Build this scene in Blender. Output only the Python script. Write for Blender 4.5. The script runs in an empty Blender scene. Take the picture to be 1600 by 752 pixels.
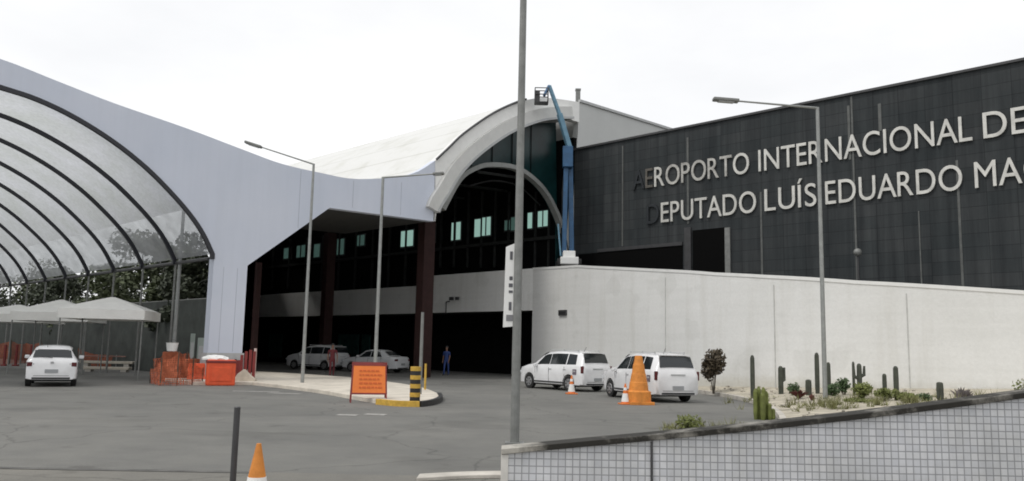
import bpy, bmesh, math, random
from mathutils import Vector, Matrix
from mathutils.geometry import tessellate_polygon
R = math.radians
random.seed(7)
scn = bpy.context.scene
COL = scn.collection
# ------------------------------------------------------------------ camera
FPX = 1300.0
pit, rol = R(7.4), R(1.2)
CAM = Vector((0, 0, 1.7))
_X = Vector((1, 0, 0)); FW = Vector((0, math.cos(pit), math.sin(pit))); _U = Vector((0, -math.sin(pit), math.cos(pit)))
RT = _X * math.cos(rol) + _U * math.sin(rol)
UP = _U * math.cos(rol) - _X * math.sin(rol)
cd = bpy.data.cameras.new('camera'); cam = bpy.data.objects.new('camera', cd); COL.objects.link(cam)
m = Matrix((RT, UP, -FW)).transposed().to_4x4(); m.translation = CAM
cam.matrix_world = m
cd.sensor_width = 36; cd.lens = 36 * FPX / 1600; cd.clip_start = 0.1; cd.clip_end = 3000
scn.camera = cam
# survey helpers: where a sight line meets the ground or a wall plane of the place
def ray(px, py): return FW * FPX + RT * (px - 800) - UP * (py - 376)
def gp(px, py, z=0.0):
    d = ray(px, py); return CAM + d * ((z - 1.7) / d.z)
def pl(px, py, a, b, c):
    d = ray(px, py); return CAM + d * (c / (a * d.x + b * d.y))
def dep(px, py, Y): return pl(px, py, 0, 1, Y)
def hgt(px, py, p): return dep(px, py, p.y).z          # height of a point seen above ground point p

# ------------------------------------------------------------------ object helpers
def tag(o, label=None, cat=None, group=None, kind=None):
    if label: o['label'] = label
    if cat: o['category'] = cat
    if group: o['group'] = group
    if kind: o['kind'] = kind
    return o
def thing(name, label, cat, loc=(0, 0, 0), rz=0.0, group=None):
    o = bpy.data.objects.new(name, None); COL.objects.link(o)
    o.location = loc; o.rotation_euler = (0, 0, rz)
    return tag(o, label, cat, group)
def mesh_obj(name, bm, mat, parent=None, smooth=False, bevel=0):
    bmesh.ops.remove_doubles(bm, verts=bm.verts, dist=1e-5)
    bmesh.ops.recalc_face_normals(bm, faces=bm.faces)
    me = bpy.data.meshes.new(name); bm.to_mesh(me); bm.free()
    if smooth:
        for p in me.polygons: p.use_smooth = True
    for mm in (mat if isinstance(mat, (list, tuple)) else [mat]): me.materials.append(mm)
    o = bpy.data.objects.new(name, me); COL.objects.link(o)
    if parent: o.parent = parent
    if bevel:
        b = o.modifiers.new('bevel', 'BEVEL'); b.width = bevel; b.segments = 2; b.limit_method = 'ANGLE'
    return o
def NB(): return bmesh.new()
def box(bm, c, s, rz=0.0, mi=0, rot=None):
    r = bmesh.ops.create_cube(bm, size=1.0)
    M = Matrix.Translation(Vector(c)) @ (rot if rot is not None else Matrix.Rotation(rz, 4, 'Z')) @ Matrix.Diagonal((s[0], s[1], s[2], 1))
    bmesh.ops.transform(bm, matrix=M, verts=r['verts'])
    if mi:
        for v in r['verts']:
            for f in v.link_faces: f.material_index = mi
    return r['verts']
def tube(bm, p, q, r0, r1=None, seg=10, cap=True):
    r1 = r0 if r1 is None else r1
    p, q = Vector(p), Vector(q); d = q - p
    a = d.orthogonal().normalized(); b = d.normalized().cross(a)
    A, B = [], []
    for i in range(seg):
        t = 2 * math.pi * i / seg; w = a * math.cos(t) + b * math.sin(t)
        A.append(bm.verts.new(p + w * r0)); B.append(bm.verts.new(q + w * r1))
    for i in range(seg):
        j = (i + 1) % seg; bm.faces.new((A[i], A[j], B[j], B[i]))
    if cap:
        bm.faces.new(A[::-1]); bm.faces.new(B)
def lathe(bm, prof, c=(0, 0, 0), seg=20, mis=None):
    c = Vector(c); rings = []
    for r, z in prof:
        rings.append([bm.verts.new(c + Vector((r * math.cos(2 * math.pi * i / seg), r * math.sin(2 * math.pi * i / seg), z))) for i in range(seg)])
    for k in range(len(rings) - 1):
        for i in range(seg):
            j = (i + 1) % seg
            f = bm.faces.new((rings[k][i], rings[k][j], rings[k + 1][j], rings[k + 1][i]))
            if mis: f.material_index = mis[k]
    bm.faces.new(rings[0][::-1]); f = bm.faces.new(rings[-1])
    if mis: f.material_index = mis[-1]
def prism(bm, pts, d):                       # polygon (3-D points) pushed by vector d
    P = []
    for p in pts:
        p = Vector(p)
        if not P or (p - P[-1]).length > 1e-4: P.append(p)
    if (P[0] - P[-1]).length < 1e-4: P.pop()
    A = [bm.verts.new(p) for p in P]; B = [bm.verts.new(p + Vector(d)) for p in P]; n = len(A)
    for t in tessellate_polygon([P]):
        bm.faces.new([A[i] for i in t]); bm.faces.new([B[i] for i in t[::-1]])
    for i in range(n):
        j = (i + 1) % n; bm.faces.new((A[i], B[i], B[j], A[j]))
def strip(bm, P, Q):                         # sheet between two polylines
    A = [bm.verts.new(Vector(p)) for p in P]; B = [bm.verts.new(Vector(p)) for p in Q]
    for i in range(len(A) - 1): bm.faces.new((A[i], A[i + 1], B[i + 1], B[i]))
def spline(pts, n=6):
    out = []; N = len(pts)
    for i in range(N - 1):
        p0 = pts[max(i - 1, 0)]; p1 = pts[i]; p2 = pts[i + 1]; p3 = pts[min(i + 2, N - 1)]
        for k in range(n):
            t = k / n
            out.append(tuple(0.5 * ((2 * b) + (c - a) * t + (2 * a - 5 * b + 4 * c - d) * t * t + (-a + 3 * b - 3 * c + d) * t ** 3) for a, b, c, d in zip(p0, p1, p2, p3)))
    out.append(tuple(pts[-1])); return out

# ------------------------------------------------------------------ materials
def mat(name, col, rough=0.6, metal=0.0, var=0.0, vs=3.0, bump=0.0, bs=40.0, spec=0.5, coat=0.0, stretch=None, emit=None):
    m = bpy.data.materials.new(name); m.use_nodes = True; nt = m.node_tree; N = nt.nodes; L = nt.links
    b = N['Principled BSDF']; b.inputs['Roughness'].default_value = rough; b.inputs['Metallic'].default_value = metal
    b.inputs['Specular IOR Level'].default_value = spec; b.inputs['Coat Weight'].default_value = coat
    b.inputs['Base Color'].default_value = (*col, 1)
    if emit: b.inputs['Emission Color'].default_value = (*emit[0], 1); b.inputs['Emission Strength'].default_value = emit[1]
    tc = N.new('ShaderNodeTexCoord'); mp = N.new('ShaderNodeMapping'); L.new(tc.outputs['Object'], mp.inputs['Vector'])
    if stretch: mp.inputs['Scale'].default_value = stretch
    if var:
        n = N.new('ShaderNodeTexNoise'); n.inputs['Scale'].default_value = vs; n.inputs['Detail'].default_value = 8; n.inputs['Roughness'].default_value = .65
        L.new(mp.outputs[0], n.inputs['Vector'])
        r = N.new('ShaderNodeValToRGB'); e = r.color_ramp.elements
        e[0].position = .3; e[1].position = .7
        e[0].color = (*[max(0, c * (1 - var)) for c in col], 1); e[1].color = (*[min(1, c * (1 + var)) for c in col], 1)
        L.new(n.outputs[0], r.inputs[0]); L.new(r.outputs[0], b.inputs['Base Color'])
    if bump:
        n2 = N.new('ShaderNodeTexNoise'); n2.inputs['Scale'].default_value = bs; n2.inputs['Detail'].default_value = 6
        L.new(mp.outputs[0], n2.inputs['Vector']); bp = N.new('ShaderNodeBump'); bp.inputs['Strength'].default_value = bump
        bp.inputs['Distance'].default_value = .02
        L.new(n2.outputs[0], bp.inputs['Height']); L.new(bp.outputs[0], b.inputs['Normal'])
    return m
def nodes(m): return m.node_tree.nodes, m.node_tree.links, m.node_tree.nodes['Principled BSDF']
def noise(N, L, vec, scale, detail=6, rough=.6, sc=None):
    mp = N.new('ShaderNodeMapping'); L.new(vec, mp.inputs[0])
    if sc: mp.inputs['Scale'].default_value = sc
    n = N.new('ShaderNodeTexNoise'); n.inputs['Scale'].default_value = scale; n.inputs['Detail'].default_value = detail; n.inputs['Roughness'].default_value = rough
    L.new(mp.outputs[0], n.inputs['Vector']); return n.outputs[0]
def ramp(N, L, fac, p0, c0, p1, c1):
    r = N.new('ShaderNodeValToRGB'); e = r.color_ramp.elements; e[0].position = p0; e[1].position = p1
    e[0].color = (*c0, 1) if len(c0) == 3 else c0; e[1].color = (*c1, 1); L.new(fac, r.inputs[0]); return r.outputs[0]
def mix(N, L, fac, a, b, mode='MIX'):
    x = N.new('ShaderNodeMix'); x.data_type = 'RGBA'; x.blend_type = mode
    for s, v in ((0, fac), (6, a), (7, b)):
        if hasattr(v, 'is_output'): L.new(v, x.inputs[s])
        elif s == 0: x.inputs[0].default_value = v
        else: x.inputs[s].default_value = (*v, 1)
    return x.outputs[2]

def asphalt(name, base, warm):
    m = mat(name, base, .88, spec=.3); N, L, b = nodes(m)
    tc = N.new('ShaderNodeTexCoord').outputs['Object']
    big = noise(N, L, tc, .16, 5, .6, (1, 1.3, 1)); mid = noise(N, L, tc, .8, 9, .7, (1, 1, 1)); fine = noise(N, L, tc, 45, 4, .8)
    stain = noise(N, L, tc, .3, 7, .6, (1, 1.5, 1))
    c = ramp(N, L, big, .3, tuple(x * .84 for x in base), .7, warm)
    c = mix(N, L, .55, c, ramp(N, L, mid, .3, (.72, .72, .73), .72, (1.15, 1.14, 1.1)), 'MULTIPLY')
    c = mix(N, L, .5, c, ramp(N, L, fine, .3, (.6, .6, .6), .7, (1.25, 1.25, 1.25)), 'MULTIPLY')
    c = mix(N, L, 1, c, ramp(N, L, stain, .34, (.82, .82, .82), .46, (1, 1, 1)), 'MULTIPLY')
    wob = N.new('ShaderNodeVectorMath'); wob.operation = 'ADD'; nz = N.new('ShaderNodeTexNoise'); nz.inputs['Scale'].default_value = .9; nz.inputs['Detail'].default_value = 5
    L.new(tc, nz.inputs['Vector']); L.new(tc, wob.inputs[0]); L.new(nz.outputs['Color'], wob.inputs[1])
    vo = N.new('ShaderNodeTexVoronoi'); vo.feature = 'DISTANCE_TO_EDGE'; vo.inputs['Scale'].default_value = .22; L.new(wob.outputs[0], vo.inputs['Vector'])
    c = mix(N, L, .55, c, ramp(N, L, vo.outputs[0], .002, (.45, .45, .45), .006, (1, 1, 1)), 'MULTIPLY')
    sp_ = noise(N, L, tc, .75, 3, .5, (1, 1, 1)); c = mix(N, L, .8, c, ramp(N, L, sp_, .66, (1, 1, 1), .72, (.72, .71, .70)), 'MULTIPLY')
    L.new(c, b.inputs['Base Color'])
    bp = N.new('ShaderNodeBump'); bp.inputs['Strength'].default_value = .5; bp.inputs['Distance'].default_value = .01
    L.new(fine, bp.inputs['Height']); L.new(bp.outputs[0], b.inputs['Normal']); return m
M = {}
M['asphalt'] = asphalt('asphalt', (.180, .180, .170), (.210, .207, .193))
M['pave'] = asphalt('near_pavement', (.20, .195, .178), (.235, .225, .20))
M['concrete'] = mat('pale_concrete', (.60, .55, .47), .85, var=.22, vs=1.2, bump=.3)
M['kerb'] = mat('kerb_stone', (.50, .47, .42), .85, var=.25, vs=2, bump=.3)
M['sand'] = mat('sandy_gravel', (.44, .40, .32), .95, var=.35, vs=2.0, bump=.6, bs=30)
M['lav'] = mat('lavender_panel', (.60, .63, .70), .6, var=.04, vs=.5, spec=.3)
M['white_roof'] = mat('white_roof', (.69, .69, .67), .55, var=.07, vs=.8)
M['white_paint'] = mat('white_paint', (.78, .78, .76), .5, var=.05)
M['grey_band'] = mat('grey_band', (.60, .60, .58), .55, var=.08, vs=1.5)
M['inner_grey'] = mat('inner_arch_grey', (.30, .31, .30), .6, var=.15)
M['gable'] = mat('pale_gable', (.50, .51, .50), .6, var=.05, vs=.5)
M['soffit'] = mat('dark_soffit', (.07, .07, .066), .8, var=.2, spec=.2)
M['maroon'] = mat('maroon_steel', (.030, .014, .013), .7, var=.25, spec=.2)
M['rib'] = mat('dark_rib', (.022, .023, .03), .5)
M['dglass'] = mat('dark_green_glass', (.006, .027, .028), .28, var=.6, vs=.5, spec=.35)
M['black'] = mat('opening_shade_black', (.005, .005, .005), .9, spec=.05)  # near-black colour painting the shade inside the wall openings
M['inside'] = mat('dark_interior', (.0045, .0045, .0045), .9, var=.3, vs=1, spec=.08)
M['teal'] = mat('lit_window_glass', (.25, .45, .40), .2, emit=((.50, .80, .70), .45))
M['gal'] = mat('galvanised_pole', (.30, .31, .30), .5, metal=.35, var=.15, vs=6)
M['gald'] = mat('weathered_pole', (.22, .225, .215), .55, metal=.3, var=.2, vs=5)
M['dgrey'] = mat('dark_grey_metal', (.06, .06, .062), .5, metal=.2, var=.2)
M['lgrey'] = mat('light_grey_paint', (.45, .46, .46), .6, var=.1)
M['blue'] = mat('blue_lift_paint', (.028, .10, .21), .45, var=.2)
M['lblue'] = mat('pale_blue_lift_paint', (.14, .28, .38), .45, var=.2)
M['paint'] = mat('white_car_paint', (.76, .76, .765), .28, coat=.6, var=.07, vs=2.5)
M['dpaint'] = mat('greyer_white_car_paint', (.66, .67, .68), .3, coat=.5)  # slightly greyer white than the other car paint
M['cglass'] = mat('car_glass', (.018, .022, .024), .08, spec=.7)
M['tyre'] = mat('tyre_rubber', (.018, .018, .018), .85, bump=.3)
M['rim'] = mat('alloy_rim', (.42, .42, .43), .35, metal=.7)
M['plast'] = mat('black_plastic', (.022, .022, .023), .6)
M['tail'] = mat('red_tail_lens', (.09, .010, .012), .2)
M['head'] = mat('headlamp_lens', (.6, .62, .64), .12)
M['plate'] = mat('number_plate', (.32, .33, .34), .5)
M['orange'] = mat('orange_plastic', (.72, .19, .035), .55, var=.14, vs=4)
M['conebig'] = mat('amber_plastic', (.66, .24, .04), .65, var=.3, vs=3)
M['redor'] = mat('red_orange_plastic', (.75, .10, .03), .5, var=.14, vs=3)
M['rust'] = mat('faded_orange_net', (.36, .10, .045), .8, var=.3, vs=6)
M['red'] = mat('dark_red_plastic', (.20, .025, .022), .55, var=.2)
M['cream'] = mat('cream_concrete', (.55, .50, .42), .8, var=.2)
M['yellow'] = mat('yellow_paint', (.55, .34, .05), .6, var=.25, vs=8)
M['blackp'] = mat('black_paint', (.02, .02, .02), .6, var=.3)
M['canvas'] = mat('tent_canvas', (.86, .85, .81), .8, var=.06, vs=2)
M['leaf'] = mat('tree_leaf', (.060, .075, .032), .7, var=.5, vs=.8)
M['leafd'] = mat('dark_leaf', (.040, .050, .028), .7, var=.5, vs=.8)
M['bush'] = mat('olive_bush_leaf', (.13, .15, .035), .7, var=.4, vs=5)
M['bushd'] = mat('green_bush_leaf', (.06, .10, .035), .7, var=.4, vs=5)
M['redleaf'] = mat('bronze_leaf', (.060, .045, .025), .7, var=.6, vs=6)
M['cactus'] = mat('cactus_skin', (.060, .066, .050), .7, var=.35, vs=5)
M['cactusg'] = mat('yellow_green_cactus_skin', (.13, .15, .035), .7, var=.4, vs=5)
M['wood'] = mat('tree_bark', (.09, .075, .055), .9, var=.3, bump=.4)
M['skin'] = mat('skin', (.22, .12, .08), .6)
M['jean'] = mat('dark_trousers', (.03, .035, .05), .8)
M['redcloth'] = mat('red_shirt', (.13, .02, .025), .8)
M['bluecloth'] = mat('blue_overalls', (.03, .06, .20), .8)
M['letter'] = mat('pale_metal_letter', (.62, .61, .57), .45, metal=.2, var=.2, vs=2)
M['letterb'] = mat('tarnished_letter', (.11, .10, .085), .6, var=.4, vs=3)
M['letterm'] = mat('weathered_letter', (.45, .44, .41), .6, var=.35, vs=3)
M['letterd'] = mat('blackened_letter', (.018, .022, .026), .6, var=.3, vs=3)
M['siteg'] = mat('dark_site_screen', (.030, .036, .032), .8, var=.5, vs=1.2)

# translucent roof membrane of the vault
def lavs():
    N, L, b = nodes(M['lav']); tc = N.new('ShaderNodeTexCoord').outputs['Object']
    st = noise(N, L, tc, 1.0, 7, .65, (1.4, 1.4, .09)); bg_ = noise(N, L, tc, .25, 5, .6)
    c = mix(N, L, .6, ramp(N, L, bg_, .3, (.60, .645, .745), .7, (.665, .70, .79)), ramp(N, L, st, .3, (.93, .93, .925), .55, (1, 1, 1)), 'MULTIPLY')
    L.new(c, b.inputs['Base Color'])
lavs()
def membrane():
    m = mat('translucent_vault_panel', (.60, .61, .63), .6); N, L, b = nodes(m)
    tc = N.new('ShaderNodeTexCoord').outputs['Object']
    n1 = noise(N, L, tc, .5, 7, .7); n2 = noise(N, L, tc, 7, 3, .6)
    c = ramp(N, L, n1, .3, (.50, .52, .50), .7, (.62, .63, .66))
    c = mix(N, L, .35, c, ramp(N, L, n2, .4, (.8, .8, .8), .6, (1.1, 1.1, 1.1)), 'MULTIPLY')
    L.new(c, b.inputs['Base Color'])
    t = N.new('ShaderNodeBsdfTranslucent'); L.new(c, t.inputs[0])
    x = N.new('ShaderNodeMixShader'); x.inputs[0].default_value = .8
    L.new(b.outputs[0], x.inputs[1]); L.new(t.outputs[0], x.inputs[2]); L.new(x.outputs[0], N['Material Output'].inputs[0]); return m
M['membrane'] = membrane()
# rendered white ramp wall: u along wall (object X), joints and rain stains
def whitewall():
    m = mat('white_rendered_wall', (.7, .7, .68), .85); N, L, b = nodes(m)
    tc = N.new('ShaderNodeTexCoord').outputs['Object']
    big = noise(N, L, tc, .35, 6, .6); st = noise(N, L, tc, .9, 6, .6, (1.6, 1.6, .12)); fine = noise(N, L, tc, 9, 5, .7)
    board = noise(N, L, tc, 1.4, 3, .5, (.15, .15, 3.0))
    c = ramp(N, L, big, .3, (.73, .73, .71), .7, (.79, .79, .775))
    c = mix(N, L, .45, c, ramp(N, L, st, .30, (.82, .81, .78), .50, (1, 1, 1)), 'MULTIPLY')
    c = mix(N, L, .2, c, ramp(N, L, board, .35, (.87, .87, .86), .6, (1.03, 1.03, 1.03)), 'MULTIPLY')
    c = mix(N, L, .4, c, ramp(N, L, fine, .3, (.85, .85, .84), .7, (1.06, 1.06, 1.06)), 'MULTIPLY')
    sx = N.new('ShaderNodeSeparateXYZ'); L.new(tc, sx.inputs[0]); sp_ = noise(N, L, tc, 1.6, 6, .7)
    ad = N.new('ShaderNodeMath'); ad.operation = 'MULTIPLY_ADD'; L.new(sp_, ad.inputs[0]); ad.inputs[1].default_value = -.9; L.new(sx.outputs[2], ad.inputs[2])
    c = mix(N, L, .8, c, ramp(N, L, ad.outputs[0], 0.0, (.78, .76, .70), .45, (1, 1, 1)), 'MULTIPLY')
    pt = noise(N, L, tc, .55, 3, .4, (1, 1, 1.3)); c = mix(N, L, .8, c, ramp(N, L, pt, .60, (1, 1, 1), .63, (.93, .93, .925)), 'MULTIPLY')
    L.new(c, b.inputs['Base Color'])
    bp = N.new('ShaderNodeBump'); bp.inputs['Strength'].default_value = .3; bp.inputs['Distance'].default_value = .02
    L.new(fine, bp.inputs['Height']); L.new(bp.outputs[0], b.inputs['Normal']); return m
M['wwall'] = whitewall()
def darkwall():                              # object X runs along the wall
    m = mat('dark_slate_cladding', (.035, .038, .038), .8, spec=.12); N, L, b = nodes(m)
    tc = N.new('ShaderNodeTexCoord').outputs['Object']
    mp = N.new('ShaderNodeMapping'); L.new(tc, mp.inputs[0]); mp.inputs['Rotation'].default_value = (R(90), 0, 0)
    br = N.new('ShaderNodeTexBrick'); br.offset = 0; br.inputs['Scale'].default_value = 1
    br.inputs['Brick Width'].default_value = 1.2; br.inputs['Row Height'].default_value = .6; br.inputs['Mortar Size'].default_value = .012
    br.inputs['Color1'].default_value = (.035, .039, .042, 1); br.inputs['Color2'].default_value = (.045, .048, .051, 1); br.inputs['Mortar'].default_value = (.022, .024, .026, 1)
    L.new(mp.outputs[0], br.inputs['Vector'])
    st = noise(N, L, tc, 1.1, 7, .65, (2.2, 1, .10)); bl = noise(N, L, tc, .35, 6, .6)
    c = mix(N, L, .8, br.outputs[0], ramp(N, L, st, .3, (.65, .65, .66), .72, (1.6, 1.6, 1.55)), 'MULTIPLY')
    c = mix(N, L, .8, c, ramp(N, L, bl, .3, (.78, .84, .85), .7, (1.2, 1.18, 1.15)), 'MULTIPLY')
    L.new(c, b.inputs['Base Color']); return m
M['dwall'] = darkwall()
def tiles():
    m = mat('small_grey_tiles', (.4, .4, .42), .35); N, L, b = nodes(m)
    tc = N.new('ShaderNodeTexCoord').outputs['Object']
    mp = N.new('ShaderNodeMapping'); L.new(tc, mp.inputs[0]); mp.inputs['Rotation'].default_value = (R(90), 0, 0)
    br = N.new('ShaderNodeTexBrick'); br.offset = 0; br.inputs['Scale'].default_value = 1
    br.inputs['Brick Width'].default_value = .068; br.inputs['Row Height'].default_value = .068; br.inputs['Mortar Size'].default_value = .006
    br.inputs['Mortar Smooth'].default_value = .4
    br.inputs['Color1'].default_value = (.55, .56, .59, 1); br.inputs['Color2'].default_value = (.645, .65, .67, 1); br.inputs['Mortar'].default_value = (.30, .305, .32, 1)
    L.new(mp.outputs[0], br.inputs['Vector'])
    bl = noise(N, L, tc, 1.2, 7, .65); ln = noise(N, L, tc, 3, 4, .6, (3, 1, .3))
    c = mix(N, L, .8, br.outputs[0], ramp(N, L, bl, .3, (.80, .80, .78), .7, (1.12, 1.12, 1.14)), 'MULTIPLY')
    c = mix(N, L, .6, c, ramp(N, L, ln, .35, (.85, .85, .84), .6, (1.06, 1.06, 1.06)), 'MULTIPLY')
    gr = noise(N, L, tc, .9, 8, .75, (1, 1, 2.2)); c = mix(N, L, .45, c, ramp(N, L, gr, .36, (.80, .79, .74), .58, (1, 1, 1)), 'MULTIPLY')
    L.new(c, b.inputs['Base Color'])
    bp = N.new('ShaderNodeBump'); bp.invert = True; bp.inputs['Strength'].default_value = .4; bp.inputs['Distance'].default_value = .004
    L.new(br.outputs['Fac'], bp.inputs['Height']); L.new(bp.outputs[0], b.inputs['Normal']); return m
M['tiles'] = tiles()
def coping():
    m = mat('stained_coping', (.3, .3, .3), .9); N, L, b = nodes(m)
    tc = N.new('ShaderNodeTexCoord').outputs['Object']
    sx = N.new('ShaderNodeSeparateXYZ'); L.new(tc, sx.inputs[0])
    n1 = noise(N, L, tc, 2.0, 7, .7); n2 = noise(N, L, tc, 18, 4, .7)
    a = N.new('ShaderNodeMath'); a.operation = 'MULTIPLY_ADD'; L.new(sx.outputs[0], a.inputs[0]); a.inputs[1].default_value = -1.1; a.inputs[2].default_value = .42
    s = N.new('ShaderNodeMath'); s.operation = 'MAXIMUM'; L.new(a.outputs[0], s.inputs[0]); s.inputs[1].default_value = 0
    t = N.new('ShaderNodeMath'); t.operation = 'ADD'; L.new(s.outputs[0], t.inputs[0]); L.new(n1, t.inputs[1])
    c = ramp(N, L, t.outputs[0], .50, (.022, .020, .016), .78, (.42, .40, .36))
    c = mix(N, L, .5, c, ramp(N, L, n2, .3, (.6, .6, .6), .7, (1.3, 1.3, 1.25)), 'MULTIPLY')
    L.new(c, b.inputs['Base Color']); return m
M['coping'] = coping()

scn.cycles.filter_width = 1.8
# ------------------------------------------------------------------ world and sun
SUN_EL, SUN_AZ = R(58), R(238)              # azimuth clockwise from +Y
w = bpy.data.worlds.new('World'); scn.world = w; w.use_nodes = True
N, L = w.node_tree.nodes, w.node_tree.links
bg = N['Background']; sky = N.new('ShaderNodeTexSky'); sky.sky_type = 'NISHITA'; sky.sun_disc = False
sky.sun_elevation = SUN_EL; sky.sun_rotation = SUN_AZ
tc = N.new('ShaderNodeTexCoord').outputs['Generated']
cl = ramp(N, L, noise(N, L, tc, 1.8, 6, .55, (1, 1, 2.5)), .3, (9.2, 9.3, 9.5), .7, (11.2, 11.2, 11.2))
L.new(mix(N, L, .94, sky.outputs[0], cl), bg.inputs[0]); bg.inputs[1].default_value = .1
sd = bpy.data.lights.new('sun', 'SUN'); so = bpy.data.objects.new('sun', sd); COL.objects.link(so)
sd.energy = 1.3; sd.angle = R(14); sd.color = (1, .97, .92)
v = Vector((math.sin(SUN_AZ) * math.cos(SUN_EL), math.cos(SUN_AZ) * math.cos(SUN_EL), math.sin(SUN_EL)))
so.rotation_euler = v.to_track_quat('Z', 'Y').to_euler(); so.location = v * 100
scn.view_settings.view_transform = 'Standard'; scn.view_settings.look = 'None'; scn.view_settings.exposure = 0; scn.view_settings.gamma = 1
scn.view_settings.use_curve_mapping = False

# ------------------------------------------------------------------ ground
def sheet(name, pts, z, m):
    bm = NB(); f = bm.faces.new([bm.verts.new((p[0], p[1], z)) for p in pts])
    if f.normal.z < 0: bmesh.ops.reverse_faces(bm, faces=[f])
    bmesh.ops.triangulate(bm, faces=[f]); o = mesh_obj(name, bm, m); tag(o, kind='structure'); return o
bm = NB(); bmesh.ops.create_grid(bm, x_segments=8, y_segments=8, size=900); g = mesh_obj('ground', bm, M['asphalt']); tag(g, kind='structure')
def slab(name, pts, z0, z1, m, bev=.02):
    bm = NB(); prism(bm, [(p[0], p[1], z0) for p in pts], (0, 0, z1 - z0)); o = mesh_obj(name, bm, m, bevel=bev); tag(o, kind='structure'); return o
k = [gp(x, y) for x, y in ((-900, 715), (-300, 724), (0, 731), (400, 738), (700, 745), (790, 748))]
slab('pavement', [(p.x, p.y) for p in k] + [(3, 11.2), (40, 11.0), (40, -20), (-40, -20)], -.05, .004, M['pave'], 0)
bm = NB(); strip(bm, [(p.x, p.y + .02, .010) for p in k[:4]], [(p.x, p.y - .14, .010) for p in k[:4]])
bmesh.ops.solidify(bm, geom=bm.faces[:], thickness=.004); o = mesh_obj('kerb_joint', bm, mat('old_tar_joint', (.115, .113, .105), .9, var=.5, vs=2.5)); tag(o, kind='structure')
bm = NB(); kk = [gp(x, y) for x, y in ((655, 747), (690, 745), (730, 743), (790, 742))]
prism(bm, [(p.x, p.y, 0.005) for p in kk] + [(p.x, p.y - .35, 0.005) for p in kk[::-1]], (0, 0, .05)); o = mesh_obj('pale_kerb', bm, M['kerb'], bevel=.01); tag(o, kind='structure')
# traffic island under the canopy leg
isl = spline([tuple(gp(x, y)[:2]) for x, y in ((395, 602), (440, 607), (500, 615), (560, 626), (600, 632), (650, 634), (683, 629), (686, 622), (660, 611), (620, 603), (560, 595), (500, 590), (440, 586), (400, 584))], 4)
isl += [tuple(gp(x, y)[:2]) for x, y in ((330, 586), (262, 588), (258, 596), (300, 602))]
slab('traffic_island', isl, -.05, .13, M['concrete'])
def kerb_run(name, pts, z, m):
    bm = NB(); P = spline([tuple(p[:2]) for p in pts], 4); C = Vector((-3.5, 28, 0))
    for i in range(len(P) - 1):
        a, b = Vector((*P[i], 0)), Vector((*P[i + 1], 0)); d = (b - a); 
        box(bm, ((a + b) / 2 + Vector((0, 0, z / 2 - .01))), (d.length + .02, .14, z), math.atan2(d.y, d.x))
    o = mesh_obj(name, bm, m, bevel=.01); tag(o, kind='structure'); return o
kerb_run('yellow_kerb', [gp(x, y) for x, y in ((590, 632), (620, 635), (655, 636))], .17, M['yellow'])
kerb_run('black_kerb', [gp(x, y) for x, y in ((656, 636), (675, 633), (688, 627), (686, 621))], .17, M['blackp'])
# faded paint dabs on the asphalt
bm = NB()
for x, y, a, b in ((543, 649, .5, .12), (587, 648, .55, .12), (400, 612, 1.6, .1), (445, 615, 1.2, .1)):
    p = gp(x, y); box(bm, (p.x, p.y, .006), (a, b * 3, .004), R(random.uniform(-15, 15)))
tag(mesh_obj('road_marking', bm, mat('worn_white_marking', (.34, .33, .31), .9, var=.35, vs=6)), kind='structure')

# ------------------------------------------------------------------ canopy frame: s runs along the wavy front, u runs back
g0 = gp(350, 597); CF = g0.x - g0.y; P0 = Vector((g0.x, g0.y, 0)); Q = 2 ** -.5
def SU(s, u, z): return Vector((P0.x + (s - u) * Q, P0.y + (s + u) * Q, z))
def onF(px, py, u=0.0):
    p = pl(px, py, 1, -1, CF - u * 2 ** .5); return (((p.x - P0.x) + (p.y - P0.y)) * Q, p.z)
UD = Vector((-Q, Q, 0))
def fpoly(bm, pts, u0, u1): prism(bm, [SU(s, u0, z) for s, z in pts], UD * (u1 - u0))
CR = -12.0
arch = [onF(*p) for p in ((0, 133), (60, 153), (120, 182), (180, 220), (230, 260), (270, 300), (300, 335), (320, 365), (335, 397))]
arch = spline([(CR, 11.3)] + [(s, z) for s, z in arch], 4)
archL = [(2 * CR - s, z) for s, z in arch[::-1]]
topv = [onF(*p) for p in ((0, 92), (90, 127), (180, 162), (290, 200), (385, 236), (440, 256), (500, 270), (560, 280), (640, 273), (680, 251))]
top = spline([(CR, 12.15)] + topv, 4)
topL = [(2 * CR - s, z) for s, z in top[::-1] if s <= .8]
legR = [onF(378, 548), onF(385, 415), onF(515, 325), onF(677, 346)]
canopy = thing('terminal_canopy', 'lavender grey wavy terminal canopy with a ribbed translucent barrel vault at the left', 'canopy', (0, 0, 0))
xi, xo = -.82, .76
poly = [(xi, 1.25), (xo, 1.25), (xo, legR[1][1]), legR[2], legR[3]] + top[::-1] + topL[::-1][:0]
# right half (crest to valley) and its mirrored left half as one continuous front panel
half = [(xi, 1.25), (xo, 1.25), (xo, legR[1][1]), legR[2], legR[3]] + top[::-1] + arch + []
bm = NB(); fpoly(bm, half, 0, .45)
leftp = [(CR, 12.15)] + [(2 * CR - s, z) for s, z in top if 1 > s > CR] + [(2 * CR - xo, 1.25), (2 * CR - xi, 1.25)] + archL[:]
fpoly(bm, leftp, 0, .45)
mesh_obj('front_panel', bm, M['lav'], canopy)
for a in ((xi - .05, xo + .08), (2 * CR - xo - .08, 2 * CR - xi + .05)):
    bm = NB(); fpoly(bm, [(a[0], 0), (a[1], 0), (a[1], 1.25), (a[0], 1.25)], -.04, .6); mesh_obj('plinth', bm, M['lgrey'], canopy)
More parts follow.
